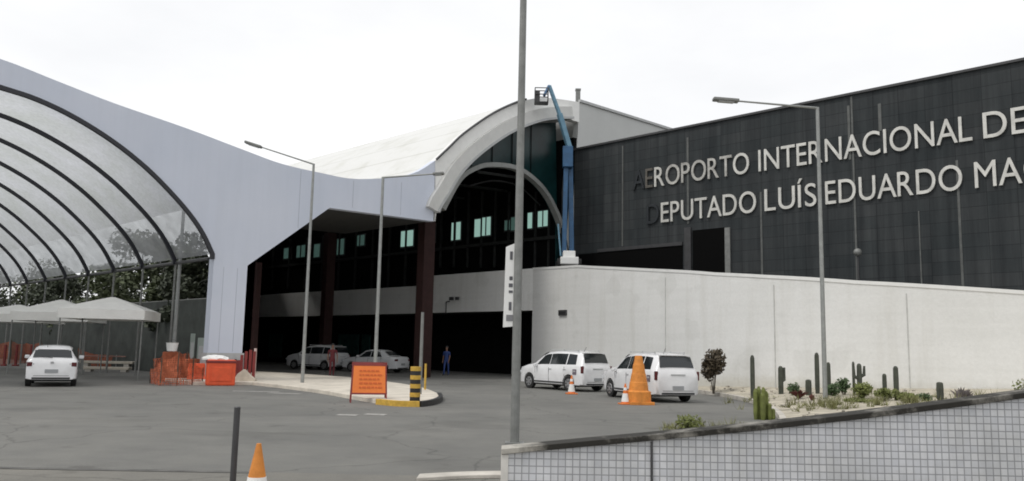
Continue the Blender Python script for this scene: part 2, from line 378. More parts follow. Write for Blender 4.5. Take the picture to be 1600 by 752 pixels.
# thin panel joints on the front, slightly proud
MJ = mat('panel_joint_grey', (.40, .42, .48), .6)  # darker grey of the joint strips themselves
def joint(s, z0, z1, wd=.02):
    bm = NB(); fpoly(bm, [(s - wd / 2, z0), (s + wd / 2, z0), (s + wd / 2, z1), (s - wd / 2, z1)], -.006, 0); mesh_obj('panel_joint', bm, MJ, canopy)
for s in (3.2, 6.2, 9.2):
    zt = min(z for ss, z in top if abs(ss - s) < 1.2) - .05
    zb = legR[1][1] + (legR[2][1] - legR[1][1]) * (s - xo) / (legR[2][0] - xo) if s < legR[2][0] else legR[2][1] + .1
    joint(s, zb + .1, zt)
joint(-.35, 1.3, 5, .015); joint(.3, 1.3, 5, .015)
# dark ribs
NR = 13; U_R = [0.0]
def rib_u(px): 
    p = pl(px, 395, 1, 1, P0.x + P0.y + xi * 2 ** .5); return ((-(p.x - P0.x)) + (p.y - P0.y)) * Q
us = [rib_u(x) for x in (270, 219, 178, 143)]
print('rib us', [round(a, 2) for a in us])
pitch = us[-1] / 4
ribs_u = [.0 - .06] + [pitch * i for i in range(1, NR)]
full = archL[:-1] + arch
for i, uu in enumerate(ribs_u):
    bm = NB(); wd = .17
    pts = [(archL[0][0], 5.3)] + full + [(arch[-1][0], 5.3)]
    inn = []
    for s, z in pts:
        d = Vector((CR - s, 4.0 - z)); d.normalize(); inn.append((s + d.x * wd, z + d.y * wd))
    A = [SU(s, uu, z) for s, z in pts]; B = [SU(s, uu, z) for s, z in inn]; D = UD * .16
    for j in range(len(A) - 1):
        vs = [bm.verts.new(p) for p in (A[j], A[j + 1], B[j + 1], B[j], A[j] + D, A[j + 1] + D, B[j + 1] + D, B[j] + D)]
        for f in ((0, 1, 2, 3), (7, 6, 5, 4), (0, 4, 5, 1), (3, 2, 6, 7)): bm.faces.new([vs[q] for q in f])
    mesh_obj('rib', bm, M['rib'], canopy)
Uend = ribs_u[-1] + .2
bm = NB()
sh = [p for p in full if p[1] > 7.3]
for j in range(len(sh) - 1):
    nseg = 1
    bm.faces.new([bm.verts.new(p) for p in (SU(sh[j][0], .46, sh[j][1] + .01), SU(sh[j + 1][0], .46, sh[j + 1][1] + .01), SU(sh[j + 1][0], Uend, sh[j + 1][1] + .01), SU(sh[j][0], Uend, sh[j][1] + .01))])
bmesh.ops.remove_doubles(bm, verts=bm.verts, dist=1e-4)
o = mesh_obj('vault_shell', bm, M['membrane'], canopy, smooth=True)
def clearpanel():
    m = mat('clear_dusty_sheet', (.52, .53, .54), .4, var=.3, vs=1.2); N, L, b = nodes(m)
    t = N.new('ShaderNodeBsdfTransparent'); t.inputs[0].default_value = (.80, .82, .83, 1)
    tl = N.new('ShaderNodeBsdfTranslucent'); tl.inputs[0].default_value = (.50, .515, .52, 1)
    a = N.new('ShaderNodeMixShader'); a.inputs[0].default_value = .6; L.new(b.outputs[0], a.inputs[1]); L.new(tl.outputs[0], a.inputs[2])
    tc = N.new('ShaderNodeTexCoord').outputs['Object']; f = ramp(N, L, noise(N, L, tc, .9, 6, .7), .3, (.52, .52, .52), .7, (.86, .86, .86))
    x = N.new('ShaderNodeMixShader'); L.new(f, x.inputs[0]); L.new(t.outputs[0], x.inputs[1]); L.new(a.outputs[0], x.inputs[2]); L.new(x.outputs[0], N['Material Output'].inputs[0]); return m
CP = clearpanel(); sh0 = sh[0][1]
for side_ in (0, 1):
    q = ([p for p in full if p[0] > CR and p[1] <= sh[-1][1] + 1e-6] if side_ else [p for p in full if p[0] < CR and p[1] <= sh[0][1] + 1e-6])
    q = [(s_, z_) for s_, z_ in q if z_ > 5.3]
    bm = NB(); strip(bm, [SU(s_, .46, z_ + .01) for s_, z_ in q], [SU(s_, Uend, z_ + .01) for s_, z_ in q]); mesh_obj('clear_side_sheet', bm, CP, canopy, smooth=True)
bm = NB()                                       # longitudinal edge beams, purlins
for s, z, r in ((xi, 5.35, .08), (2 * CR - xi, 5.35, .08)): tube(bm, SU(s, .5, z), SU(s, Uend, z), r, seg=6)
mesh_obj('edge_beam', bm, M['dgrey'], canopy)
for i, uu in enumerate(ribs_u):
    if i == 0: continue
    for s in (xi, 2 * CR - xi):
        bm = NB(); tube(bm, SU(s, uu + .08, 0), SU(s, uu + .08, 5.4), .055, seg=8); mesh_obj('post', bm, M['gald'], canopy)
# roof deck right of the vault, with dark soffit underneath
def uend(s):                                    # the covered hall ends on a slanting line
    return max(9.0, 18 + (s - 9) * 2.0)
outer2 = spline([onF(*p) for p in ((680, 251), (700, 232), (722, 211), (760, 184), (790, 168), (820, 157), (850, 153), (880, 156), (905, 160))], 4)
roofprof = [(s, z) for s, z in top if s > .8] + outer2[1:]
bm = NB(); lo = [SU(s, .46, z - .05) for s, z in roofprof]; hi = [SU(s, uend(s), z - .05) for s, z in roofprof]
strip(bm, lo, hi); bmesh.ops.solidify(bm, geom=bm.faces[:], thickness=.25)
NS, LS, BS = nodes(M['white_roof'])
tcs = NS.new('ShaderNodeTexCoord').outputs['Object']
wv = NS.new('ShaderNodeTexWave'); mpw = NS.new('ShaderNodeMapping'); mpw.inputs['Rotation'].default_value = (0, 0, R(-45)); LS.new(tcs, mpw.inputs[0]); LS.new(mpw.outputs[0], wv.inputs['Vector'])
wv.inputs['Scale'].default_value = .19; wv.wave_profile = 'SAW'; wv.inputs['Distortion'].default_value = .0
seam = ramp(NS, LS, wv.outputs[1], .93, (1, 1, 1), .96, (.84, .84, .82))
stn = ramp(NS, LS, noise(NS, LS, tcs, .5, 6, .6), .32, (.88, .88, .85), .5, (1, 1, 1))
LS.new(mix(NS, LS, 1, mix(NS, LS, 1, (.69, .69, .67), seam, 'MULTIPLY'), stn, 'MULTIPLY'), BS.inputs['Base Color'])
mesh_obj('roof', bm, M['white_roof'], canopy)
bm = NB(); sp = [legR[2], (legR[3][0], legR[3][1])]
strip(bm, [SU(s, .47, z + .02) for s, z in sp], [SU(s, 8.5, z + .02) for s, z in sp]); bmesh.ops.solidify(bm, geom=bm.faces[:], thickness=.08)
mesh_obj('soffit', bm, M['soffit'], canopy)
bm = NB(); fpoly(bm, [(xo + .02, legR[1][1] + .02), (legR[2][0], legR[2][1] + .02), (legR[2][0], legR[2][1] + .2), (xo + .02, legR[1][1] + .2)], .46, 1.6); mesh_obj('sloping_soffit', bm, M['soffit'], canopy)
# dark steel columns
def column(px, py, zt, wd, lab=None):
    p = gp(px, py); bm = NB(); box(bm, (p.x, p.y, zt / 2), (wd, wd * .8, zt), R(45)); return mesh_obj('column', bm, M['maroon'], canopy, bevel=.02)
column(659, 590, 8.9, .78); column(506, 577, 9.6, .7); column(394, 586, 6.1, .3)
bm = NB()                                       # dark roof gutter tube
gl = [SU(s, -.12, z + .05) for s, z in outer2 if s < 18.6]
for i in range(len(gl) - 1): tube(bm, gl[i], gl[i + 1], .07, seg=6)
mesh_obj('gutter', bm, M['dgrey'], canopy)

# ------------------------------------------------------------------ terminal building
term = thing('terminal_building', 'airport terminal with dark slate clad wall and white arched glazed gable', 'building', (0, 0, 0))
inner2 = spline([onF(*p) for p in ((680, 346), (683, 328), (697, 305), (716, 274), (745, 244), (790, 212), (832, 194), (862, 188), (891, 187))], 4)
bm = NB(); fpoly(bm, outer2 + [(outer2[-1][0], onF(891, 187)[1])] + inner2[::-1], -.02, .45)
mesh_obj('gable_front', bm, M['white_paint'], term)
def arch_band(name, pts, u0, th, dp, m, parent, side=1):
    bm = NB()
    for j in range(len(pts) - 1):
        a, b = pts[j], pts[j + 1]
        def off(k):
            p = Vector(pts[max(k - 1, 0)]); q = Vector(pts[min(k + 1, len(pts) - 1)]); d = (q - p).normalized(); return Vector((-d.y, d.x)) * th * side
        oa, ob = off(j), off(j + 1)
        A = [SU(a[0], u0, a[1]), SU(b[0], u0, b[1]), SU(b[0] + ob.x, u0, b[1] + ob.y), SU(a[0] + oa.x, u0, a[1] + oa.y)]
        vs = [bm.verts.new(p) for p in A] + [bm.verts.new(p + UD * dp) for p in A]
        for f in ((0, 1, 2, 3), (7, 6, 5, 4), (0, 4, 5, 1), (3, 2, 6, 7)): bm.faces.new([vs[q] for q in f])
        if j == 0: bm.faces.new([vs[q] for q in (0, 3, 7, 4)])
        if j == len(pts) - 2: bm.faces.new([vs[q] for q in (1, 5, 6, 2)])
    return mesh_obj(name, bm, m, parent)
arch_band('arch_band', inner2[3:], -.30, .80, 1.4, M['grey_band'], term)
arch_band('arch_edge', [(s, z) for s, z in inner2[3:]], -.36, .14, .055, M['lgrey'], term)
# dark glazed tympanum behind the arch, and inner arch tube
inn3 = [onF(*p, 1.2) for p in ((690, 330), (715, 285), (738, 268), (762, 262), (800, 266), (828, 283), (850, 308), (868, 345), (880, 385), (886, 412))]
inn3 = spline(inn3, 4)
gz = [(s, z + .1) for s, z in inner2 if z > onF(690, 330)[1] + .5]
bm = NB(); fpoly(bm, [(s, z) for s, z in gz] + [(inner2[-1][0] + .3, 3.5)] + inn3[::-1], 1.25, 1.33)
mesh_obj('tympanum_glass', bm, M['dglass'], term)
arch_band('inner_arch', inn3, .85, .27, .4, M['inner_grey'], term)
bm = NB()
inn4 = [onF(*p, 3.0) for p in ((735, 290), (770, 283), (810, 291), (845, 322))]
inn4 = spline(inn4, 4)
for i in range(len(inn4) - 1): tube(bm, SU(inn4[i][0], 3, inn4[i][1]), SU(inn4[i + 1][0], 3, inn4[i + 1][1]), .05, seg=6)
mesh_obj('truss_tube', bm, M['dgrey'], term)
for s in (13.5, 15.2, 16.9, 18.6, 20.3):
    zt = max(z for ss, z in inner2 if abs(ss - s) < .7); zz = [z for ss, z in inn3 if abs(ss - s) < .8]; zb = max(zz) if zz else 9
    bm = NB(); tube(bm, SU(s, 1.2, zb), SU(s, 1.2, zt), .035, seg=4); mesh_obj('glazing_bar', bm, M['inside'], term)
# pale gable block right of the arch
bm = NB(); e = onF(1060, 208); s0 = inner2[-1][0]
fpoly(bm, [(s0 + .02, 4.5), (outer2[-1][0] + .03, outer2[-1][1]), (e[0], e[1]), (55, 18.6), (55, 10), (s0 + 1.0, 4.5)], .0, .45)
fpoly(bm, [(24.2, 10), (24.2, outer2[-1][1] - .05), (e[0], e[1] - .02), (55, 18.55), (55, 10)], .451, 26)
mesh_obj('gable_block', bm, M['gable'], term)
bm = NB(); fpoly(bm, [(outer2[-1][0], outer2[-1][1] + .01), (e[0], e[1] + .01), (55, 18.61), (55, 18.8), (e[0], e[1] + .18), (outer2[-1][0], outer2[-1][1] + .18)], -.12, .3)
mesh_obj('roof_trim', bm, M['lgrey'], term)
# dark facade behind the raised road (u direction), with lit windows high up
S1 = 57.07
def DW(px, py, s=S1): return pl(px, py, 1, 1, s)
def wallobj(name, label_parent, pa, pb, z0, z1, th, m):       # wall from pa to pb with object X along it
    pa, pb = Vector(pa), Vector(pb); d = pb - pa; L_ = d.length
    bm = NB(); box(bm, (L_ / 2, th / 2, (z0 + z1) / 2), (L_, th, z1 - z0)); o = mesh_obj(name, bm, m, label_parent)
    o.location = (pa.x, pa.y, 0); o.rotation_euler = (0, 0, math.atan2(d.y, d.x)); return o
cor = DW(897, 300); corner = Vector((cor.x, cor.y, 0))
dd = Vector((-Q, Q, 0))
bw = corner + dd * 48
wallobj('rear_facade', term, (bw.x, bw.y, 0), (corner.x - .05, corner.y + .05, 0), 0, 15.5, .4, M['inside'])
def fac_pane(x0, x1, y0, y1, m, name='window', pr=.1):
    a, b = DW(x0, (y0 + y1) / 2), DW(x1, (y0 + y1) / 2); c, d = DW((x0 + x1) / 2, y1).z, DW((x0 + x1) / 2, y0).z
    bm = NB(); nv = Vector((-Q, -Q, 0)) * pr
    prism(bm, [Vector((a.x, a.y, c)) + nv, Vector((b.x, b.y, c)) + nv, Vector((b.x, b.y, d)) + nv, Vector((a.x, a.y, d)) + nv], -nv * .9)
    return mesh_obj(name, bm, m, term)
M['teal2'] = mat('dim_window_glass', (.10, .20, .18), .2, emit=((.30, .55, .48), .10))
for x0, x1, y0, y1, mm in ((628, 646, 361, 385, 'teal'), (707, 720, 348, 375, 'teal'), (743, 753, 343, 370, 'teal'), (755, 767, 340, 368, 'teal'), (826, 832, 333, 357, 'teal'), (842, 858, 330, 354, 'teal'),
                           (672, 680, 352, 378, 'teal2'), (800, 808, 340, 360, 'teal2'), (465, 478, 384, 402, 'teal2'), (528, 538, 374, 398, 'teal2'), (558, 570, 368, 384, 'teal2'), (492, 500, 382, 402, 'teal2'), (445, 455, 388, 404, 'teal2'), (790, 797, 345, 360, 'teal2')):
    o = fac_pane(x0, x1, y0, y1, M[mm])
    f = fac_pane(x0 - 2, x1 + 2, y0 - 2, y1 + 2.5, M['dgrey'], 'frame', .04); f.parent = o
    if x1 - x0 > 11: f = fac_pane((x0 + x1) / 2 - .7, (x0 + x1) / 2 + .7, y0, y1, M['dgrey'], 'mullion', .14); f.parent = o
M['faint'] = mat('unlit_steel', (.028, .030, .029), .7, var=.4, spec=.2)
for px in range(400, 640, 26): fac_pane(px, px + 2.2, 352 + (640 - px) * .12, 452, M['faint'], 'facade_mullion', .16)
for px in range(690, 880, 21): fac_pane(px, px + 1.8, 300, 418, M['faint'], 'facade_mullion', .16)
for k_ in range(9):
    a = corner + dd * (1.5 + k_ * 4.5); bm = NB(); q = Vector((a.x, a.y, 12.6)) - Vector((Q, Q, 0)) * .2; tube(bm, q, q - Vector((Q, Q, 0)) * 7 + Vector((0, 0, -.4)), .09, seg=6); mesh_obj('roof_beam', bm, M['faint'], term)
a = corner + dd * .5; b = corner + dd * 40; bm = NB(); nq = -Vector((Q, Q, 0)) * .25
for z_ in (8.9,): prism(bm, [Vector((a.x, a.y, z_)) + nq, Vector((b.x, b.y, z_)) + nq, Vector((b.x, b.y, z_ + .22)) + nq, Vector((a.x, a.y, z_ + .22)) + nq], -nq * .9)
mesh_obj('facade_ledge', bm, M['faint'], term)
# end wall of the hall on its slanting line
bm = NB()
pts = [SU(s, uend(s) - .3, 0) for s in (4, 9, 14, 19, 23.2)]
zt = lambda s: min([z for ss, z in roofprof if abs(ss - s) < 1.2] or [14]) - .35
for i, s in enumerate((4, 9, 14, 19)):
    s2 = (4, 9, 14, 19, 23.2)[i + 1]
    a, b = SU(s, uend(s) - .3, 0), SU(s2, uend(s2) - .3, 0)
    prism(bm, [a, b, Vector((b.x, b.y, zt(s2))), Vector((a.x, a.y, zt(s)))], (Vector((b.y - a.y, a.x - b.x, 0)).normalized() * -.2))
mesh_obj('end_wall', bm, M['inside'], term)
# the slate clad wall
far = Vector((34.5, S1 - 34.5, 0))
ZT = DW(1250, 165).z
print('dark top', ZT, DW(900, 240).z, DW(1600, 100).z)
cl_o = wallobj('cladding', term, (corner.x, corner.y, 0), (far.x, far.y, 0), 1.0, ZT, .5, M['dwall'])
WL = (far - corner).length
def on_clad(px, py): p = DW(px, py); return ((p.x - corner.x) * 2 ** .5, p.z)
def clad_box(name, x0, x1, y0, y1, m, pr=.03, bev=0):
    a, c = on_clad(x0, (y0 + y1) / 2)[0], on_clad(x1, (y0 + y1) / 2)[0]; zt_, zb_ = on_clad((x0 + x1) / 2, y0)[1], on_clad((x0 + x1) / 2, y1)[1]
    bm = NB(); box(bm, ((a + c) / 2, -pr / 2 - .002, (zt_ + zb_) / 2), (c - a, pr, zt_ - zb_)); o = mesh_obj(name, bm, m, term)
    o.location = cl_o.location; o.rotation_euler = cl_o.rotation_euler; return o
clad_box('parapet_cap', 898, 2600, 239, 239.1, M['dgrey'])
bpy.data.objects.remove(bpy.data.objects['parapet_cap'])
bm = NB(); box(bm, (WL / 2, .2, ZT + .06), (WL, .62, .12)); o = mesh_obj('parapet_cap', bm, M['dgrey'], term); o.location = cl_o.location; o.rotation_euler = cl_o.rotation_euler
clad_box('doorway', 1083, 1133, 358, 428, M['black'], .05)  # flat black slab on the wall, painting the dark of the open door
f1 = clad_box('door_frame', 1071, 1081, 356, 428, M['dgrey'], .12)
clad_box('door_frame', 1134, 1142, 356, 428, M['gald'], .10)
clad_box('shutter_opening_shade', 904, 1067, 391, 425, M['black'], .05)  # another flat black slab, shade of the long opening put into its colour
clad_box('shutter_rail', 935, 1067, 384, 389, M['dgrey'], .10)
M['jointm'] = mat('faint_downpipe', (.10, .105, .10), .6, var=.3)
for px, y0, y1, wd in ((973, 228, 385, 2), (1075, 215, 350, 3), (1190, 300, 430, 3), (1335, 150, 440, 3), (1375, 162, 205, 5), (1500, 250, 452, 4), (1327, 165, 250, 4), (1438, 330, 446, 2)):
    clad_box('downpipe', px - wd / 2, px + wd / 2, y0, y1, M['jointm'], .025)
# parapet, globe lamp on the road behind ramp wall
# ------------------------------------------------------------------ lettering on the cladding
def glyph(ch):
    cu = bpy.data.curves.new('tmp', 'FONT'); cu.body = ch; cu.size = 1; cu.extrude = .0; cu.resolution_u = 6
    o = bpy.data.objects.new('tmp', cu); COL.objects.link(o)
    dg = bpy.context.evaluated_depsgraph_get(); me = bpy.data.meshes.new_from_object(o.evaluated_get(dg))
    bpy.data.objects.remove(o); return me
def wid(s):
    me = glyph(s); xs = [v.co.x for v in me.vertices]; return max(xs) - min(xs)
HH = wid('HH'); CAPH = max(v.co.y for v in glyph('H').vertices)
ADV = {}
def adv(c):
    if c not in ADV: ADV[c] = wid('H' + c + 'H') - HH
    return ADV[c]
def make_letters(sign, words, zb, H):
    for word, x0, x1, yb, idx_m in words:
        a = on_clad(x0, yb)[0]
        lb_, rb_ = (adv(word[0]) - wid(word[0])) / 2, (adv(word[-1]) - wid(word[-1])) / 2
        tot = sum(adv(c) for c in word) - lb_ - rb_
        if x1: b = on_clad(x1, yb)[0]; sc = (b - a) / tot
        else: sc = LASTSC[0]
        LASTSC[0] = sc
        x = -lb_
        for i, c in enumerate(word):
            me0 = glyph(c); bm = bmesh.new(); bm.from_mesh(me0)
            bmesh.ops.remove_doubles(bm, verts=bm.verts, dist=1e-5)
            xs = [v.co.x for v in bm.verts]; w_ = adv(c); mid = (max(xs) + min(xs)) / 2
            vs = bm.verts[:]
            r = bmesh.ops.extrude_face_region(bm, geom=bm.faces[:]); nv = [e for e in r['geom'] if isinstance(e, bmesh.types.BMVert)]
            for v in nv: v.co.z += 1
            cx = a + (x + w_ / 2) * sc
            for v in bm.verts:
                v.co = Vector((cx + (v.co.x - mid) * sc, -.04 - .07 * v.co.z, zb + v.co.y / CAPH * H))
            o = mesh_obj('letter', bm, M[idx_m.get(i, 'letter')], sign)
            if i in idx_m and idx_m[i] != 'letter': o['label'] = {'letterb': 'tarnished brown letter ' + c, 'letterd': 'blackened letter ' + c, 'letterm': 'weathered grey letter ' + c}[idx_m[i]]
            x += w_
LASTSC = [1]
z1 = DW(1170, 272).z + .03; z2 = DW(1180, 334).z + .06
s1 = thing('wall_sign', 'upper row of raised metal letters on the dark wall, AEROPORTO INTERNACIONAL DE', 'sign', cl_o.location, cl_o.rotation_euler.z)
make_letters(s1, [('AEROPORTO', 990, 1172, 280, {0: 'letterd', 1: 'letterb', 3: 'letterm', 4: 'letterm', 5: 'letterm', 6: 'letterm', 7: 'letterm'}), ('INTERNACIONAL', 1186, 1521, 230, {}), ('DE', 1537, 1606, 200, {})], z1, 1.17)
s2 = thing('wall_sign', 'lower row of raised metal letters on the dark wall, DEPUTADO LUÍS EDUARDO', 'sign', cl_o.location, cl_o.rotation_euler.z)
make_letters(s2, [('DEPUTADO', 1012, 1183, 340, {0: 'letterd'}), ('LUÍS', 1196, 1277, 320, {}), ('EDUARDO', 1291, 1506, 310, {}), ('MAGALHÃES', 1524, None, 280, {})], z2, 1.17)

# ------------------------------------------------------------------ raised road and its ramp
S0 = 52.0678
base = gp(830, 590); W0 = Vector((base.x, base.y, 0)); wa = gp(1120, 615)
u_end = Vector((-24.5, S0 + 24.5, 0))
zu, ztop = 4.03, 6.6
ramp_t = thing('ramp_wall', 'long white rendered wall of the curving access ramp', 'wall', (W0.x, W0.y, 0))
path = spline([(W0.x, W0.y), (3.7, 46.6), (6.3, 40.9), (wa.x, wa.y), (12.2, 31.4), (17.2, 28.2), (26, 24.5)], 6)
def wtop(p):                                   # top edge heights read at three places along the wall
    K = [(W0.x, W0.y, ztop)]
    for px, py in ((900, 415), (980, 419), (1120, 427), (1200, 431), (1350, 440), (1470, 447), (1600, 455)):
        best = min(path, key=lambda q: abs((800 + FPX * ((Vector((q[0], q[1], 3)) - CAM).dot(RT)) / ((Vector((q[0], q[1], 3)) - CAM).dot(FW))) - px))
        K.append((best[0], best[1], dep(px, py, best[1]).z))
    return K
KT = wtop(None)
def zt_at(x):
    for a, b in zip(KT, KT[1:]):
        if a[0] <= x <= b[0]: return a[2] + (b[2] - a[2]) * (x - a[0]) / max(b[0] - a[0], 1e-6)
    return KT[-1][2] - .1 * (x - KT[-1][0]) if x > KT[-1][0] else KT[0][2]
bm = NB()
def offs(P, i, d):
    p = Vector(P[max(i - 1, 0)]); q = Vector(P[min(i + 1, len(P) - 1)]); t = (q - p).normalized(); return Vector((P[i][0] - t.y * d, P[i][1] + t.x * d))
rows = []
for i, p in enumerate(path):
    q = offs(path, i, .3); z = zt_at(p[0]); rows.append([Vector((p[0], p[1], -.2)), Vector((p[0], p[1], z)), Vector((q.x, q.y, z)), Vector((q.x, q.y, -.2))])
V = [[bm.verts.new(v - W0) for v in r] for r in rows]
for a, b in zip(V, V[1:]):
    for k_ in range(3): bm.faces.new((a[k_], b[k_], b[k_ + 1], a[k_ + 1]))
bm.faces.new(V[0]); bm.faces.new(V[-1][::-1])
mesh_obj('wall', bm, M['wwall'], ramp_t)
bm = NB()                                      # coping line and movement joints
for a, b in zip(rows, rows[1:]):
    o1 = (b[1] - a[1]).normalized(); n_ = Vector((o1.y, -o1.x, 0)) * .03
    prism(bm, [a[1] + n_ + Vector((0, 0, -.10)) - W0, b[1] + n_ + Vector((0, 0, -.10)) - W0, b[1] + n_ + Vector((0, 0, .03)) - W0, a[1] + n_ + Vector((0, 0, .03)) - W0], -n_ * 12)
mesh_obj('coping', bm, M['white_paint'], ramp_t)
def near_path(px):
    return min(range(len(rows)), key=lambda i: abs(800 + FPX * (rows[i][1] - CAM).dot(RT) / (rows[i][1] - CAM).dot(FW) - px))
bm = NB()
for px in (1040, 1210, 1418):
    i = near_path(px); i = max(1, min(i, len(rows) - 2)); a, b = rows[i - 1][0], rows[i + 1][0]; t = (b - a).normalized(); n_ = Vector((t.y, -t.x, 0))
    # exact position along the wall by interpolation
    best = None
    for k_ in range(len(rows) - 1):
        for f in range(10):
            p = rows[k_][0].lerp(rows[k_ + 1][0], f / 10); q = p + Vector((0, 0, 2.5)) - CAM; e_ = abs(800 + FPX * q.dot(RT) / q.dot(FW) - px)
            if best is None or e_ < best[0]: best = (e_, p, (rows[k_ + 1][0] - rows[k_][0]).normalized())
    p, t = best[1], best[2]; n_ = Vector((t.y, -t.x, 0))
    box(bm, p + n_ * .004 - W0 + Vector((0, 0, zt_at(p.x) / 2)), (.035, .03, zt_at(p.x) - .3), math.atan2(t.y, t.x))
mesh_obj('movement_joint', bm, mat('joint_sealant', (.50, .50, .48), .9, var=.2), ramp_t)
def wall_pt(px):
    best = None
    for k_ in range(len(rows) - 1):
        for f in range(12):
            p = rows[k_][0].lerp(rows[k_ + 1][0], f / 12); q = p + Vector((0, 0, 2.5)) - CAM; e_ = abs(800 + FPX * q.dot(RT) / q.dot(FW) - px)
            if best is None or e_ < best[0]: best = (e_, p, (rows[k_ + 1][0] - rows[k_][0]).normalized())
    return best[1], best[2]
# bridge deck fascias over the side road
br = thing('raised_road', 'raised road deck with pale edge beams crossing behind the canopy columns', 'bridge', (W0.x, W0.y, 0))
def fasc(x0, x1, zt_, m, off=0.0, zb=zu):
    a = pl(x0, 470, 1, 1, S0 + off); b = pl(x1, 470, 1, 1, S0 + off)
    bm = NB(); a0 = Vector((a.x, a.y, zb)); b0 = Vector((b.x, b.y, zb))
    prism(bm, [a0 - W0, b0 - W0, b0 - W0 + Vector((0, 0, zt_ - zb)), a0 - W0 + Vector((0, 0, zt_ - zb))], Vector((Q, Q, 0)) * .3)
    return mesh_obj('edge_beam', bm, m, br, bevel=.015)
fasc(653, 834, ztop, M['wwall']); fasc(506, 652.5, 5.98, M['wwall'], .35); fasc(400, 505.5, 6.02, M['wwall'], .35)
a = pl(392, 470, 1, 1, S0 + .5); nrm = Vector((Q, Q, 0))
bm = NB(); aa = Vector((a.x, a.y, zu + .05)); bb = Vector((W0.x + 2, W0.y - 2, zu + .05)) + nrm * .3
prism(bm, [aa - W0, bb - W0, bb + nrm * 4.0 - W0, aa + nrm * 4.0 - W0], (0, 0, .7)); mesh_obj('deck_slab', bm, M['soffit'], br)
bm = NB()                                       # ramp deck behind the wall
rp = [r for r in rows if r[0].x < 24]
strip(bm, [Vector((r[2].x, r[2].y, zt_at(r[0].x) - .95)) - W0 for r in rp], [Vector((r[2].x + 3.2 * Q, r[2].y + 3.2 * Q, zt_at(r[0].x) - .95)) - W0 for r in rp])
bmesh.ops.solidify(bm, geom=bm.faces[:], thickness=.3); mesh_obj('ramp_deck', bm, M['asphalt'], br)
# fill below: dark underpass wall
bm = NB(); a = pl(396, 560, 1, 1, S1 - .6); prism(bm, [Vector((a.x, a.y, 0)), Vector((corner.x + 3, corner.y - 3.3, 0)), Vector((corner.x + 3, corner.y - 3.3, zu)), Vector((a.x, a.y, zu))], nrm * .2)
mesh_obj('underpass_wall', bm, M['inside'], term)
MD = mat('green_door_glass', (.03, .075, .07), .2, var=.4)
for x0, x1 in ((528, 560), (565, 578), (420, 440)):
    a = pl(x0, 530, 1, 1, S1 - .9); b = pl(x1, 530, 1, 1, S1 - .9); bm = NB(); prism(bm, [Vector((a.x, a.y, .4)), Vector((b.x, b.y, .4)), Vector((b.x, b.y, 2.6)), Vector((a.x, a.y, 2.6))], nrm * .1); mesh_obj('glass_door', bm, MD, term)
# fittings on the white walls
def wall_box(name, label, cat, px, py, w_, h_, m, pr=.1):
    p, t = wall_pt(px); n_ = Vector((t.y, -t.x, 0)); z = dep(px, py, p.y).z; o = thing(name, label, cat, (p.x, p.y, z))
    bm = NB(); box(bm, n_ * pr / 2, (w_, pr, h_), math.atan2(t.y, t.x)); mesh_obj('housing', bm, m, o, bevel=.01)
    bm = NB(); box(bm, n_ * (pr + .01) , (w_ * .85, .02, h_ * .25), math.atan2(t.y, t.x)); mesh_obj('grille', bm, M['plast'], o); return o
wall_box('wall_vent', 'small dark vent high on the white wall right of the underpass', 'vent', 880, 489, .8, .32, M['dgrey'])
p = pl(717, 467, 1, 1, S0 - .06)
o = thing('floodlight', 'small dark floodlight on the pale edge beam above the underpass', 'light', p)
bm = NB(); box(bm, (-.5, 0, 0), (.35, .12, .22), R(-45)); box(bm, (-.1, -.3, 0), (.3, .12, .2), R(-45)); mesh_obj('housing', bm, M['dgrey'], o)
p = pl(697, 478, 1, 1, S0 - .08)
bm = NB(); tube(bm, (0, 0, -.55), (0, 0, .25), .035); tube(bm, (0, 0, .25), (.25, -.25, .3), .035); o = mesh_obj('drain_pipe', bm, M['dgrey']); o.location = p
tag(o, 'short dark bent drain pipe on the edge beam over the underpass', 'pipe')

# ------------------------------------------------------------------ street lamps
def lamp_post(label, base_px, top_px, r0, r1, arm=None, headlen=1.0, m='gal', zb=0.0, tilt=True, group='tall grey lamp posts'):
    b = gp(*base_px, zb); t = dep(top_px[0], top_px[1], b.y); t.x = b.x
    o = thing('street_lamp', label, 'street lamp', b, group=group)
    bm = NB(); tube(bm, (0, 0, -.05), (0, 0, t.z - b.z), r0, r1, 12); mesh_obj('pole', bm, M[m], o, smooth=False)
    bm = NB(); box(bm, (0, 0, .02), (r0 * 4, r0 * 4, .05)); mesh_obj('base_plate', bm, M['gald'], o)
    if arm:
        e_ = dep(arm[0], arm[1], b.y); T = Vector((0, 0, t.z - b.z)); E = Vector((e_.x - b.x, 0, e_.z - b.z))
        d = (E - T).normalized(); H = E - d * headlen
        bm = NB(); tube(bm, T - Vector((0, 0, .02)), H, r1 * .7, r1 * .55, 8); mesh_obj('arm', bm, M[m], o)
        bm = NB(); ang = math.atan2(d.z, d.x)
        rot = Matrix.Rotation(-ang, 4, 'Y')
        box(bm, (H + E) / 2, (headlen, .28, .11), rot=rot); hd = mesh_obj('lamp_head', bm, M['gald'], o, bevel=.03)
        bm = NB(); box(bm, (H + E) / 2 + Vector((0, 0, -.065)), (headlen * .6, .2, .03), rot=rot); mesh_obj('lens', bm, M['lgrey'], hd)
    return o
mainlamp = lamp_post('thick weathered lamp post nearest the camera, carrying the narrow white banner', (804, 695), (821, -120), .085, .062, m='gald')
lamp_post('thin lamp post on the traffic island with a long arm reaching left over the canopy', (472, 603), (484, 256), .075, .05, (383, 222), .75)
lamp_post('slim lamp post behind the orange board with a short arm to the right', (585, 603), (604, 277), .085, .06, (694, 271), .5)
lamp_post('lamp post in the planting bed with a long arm to the left', (1290, 640), (1275, 168), .075, .055, (1114, 155), .85)
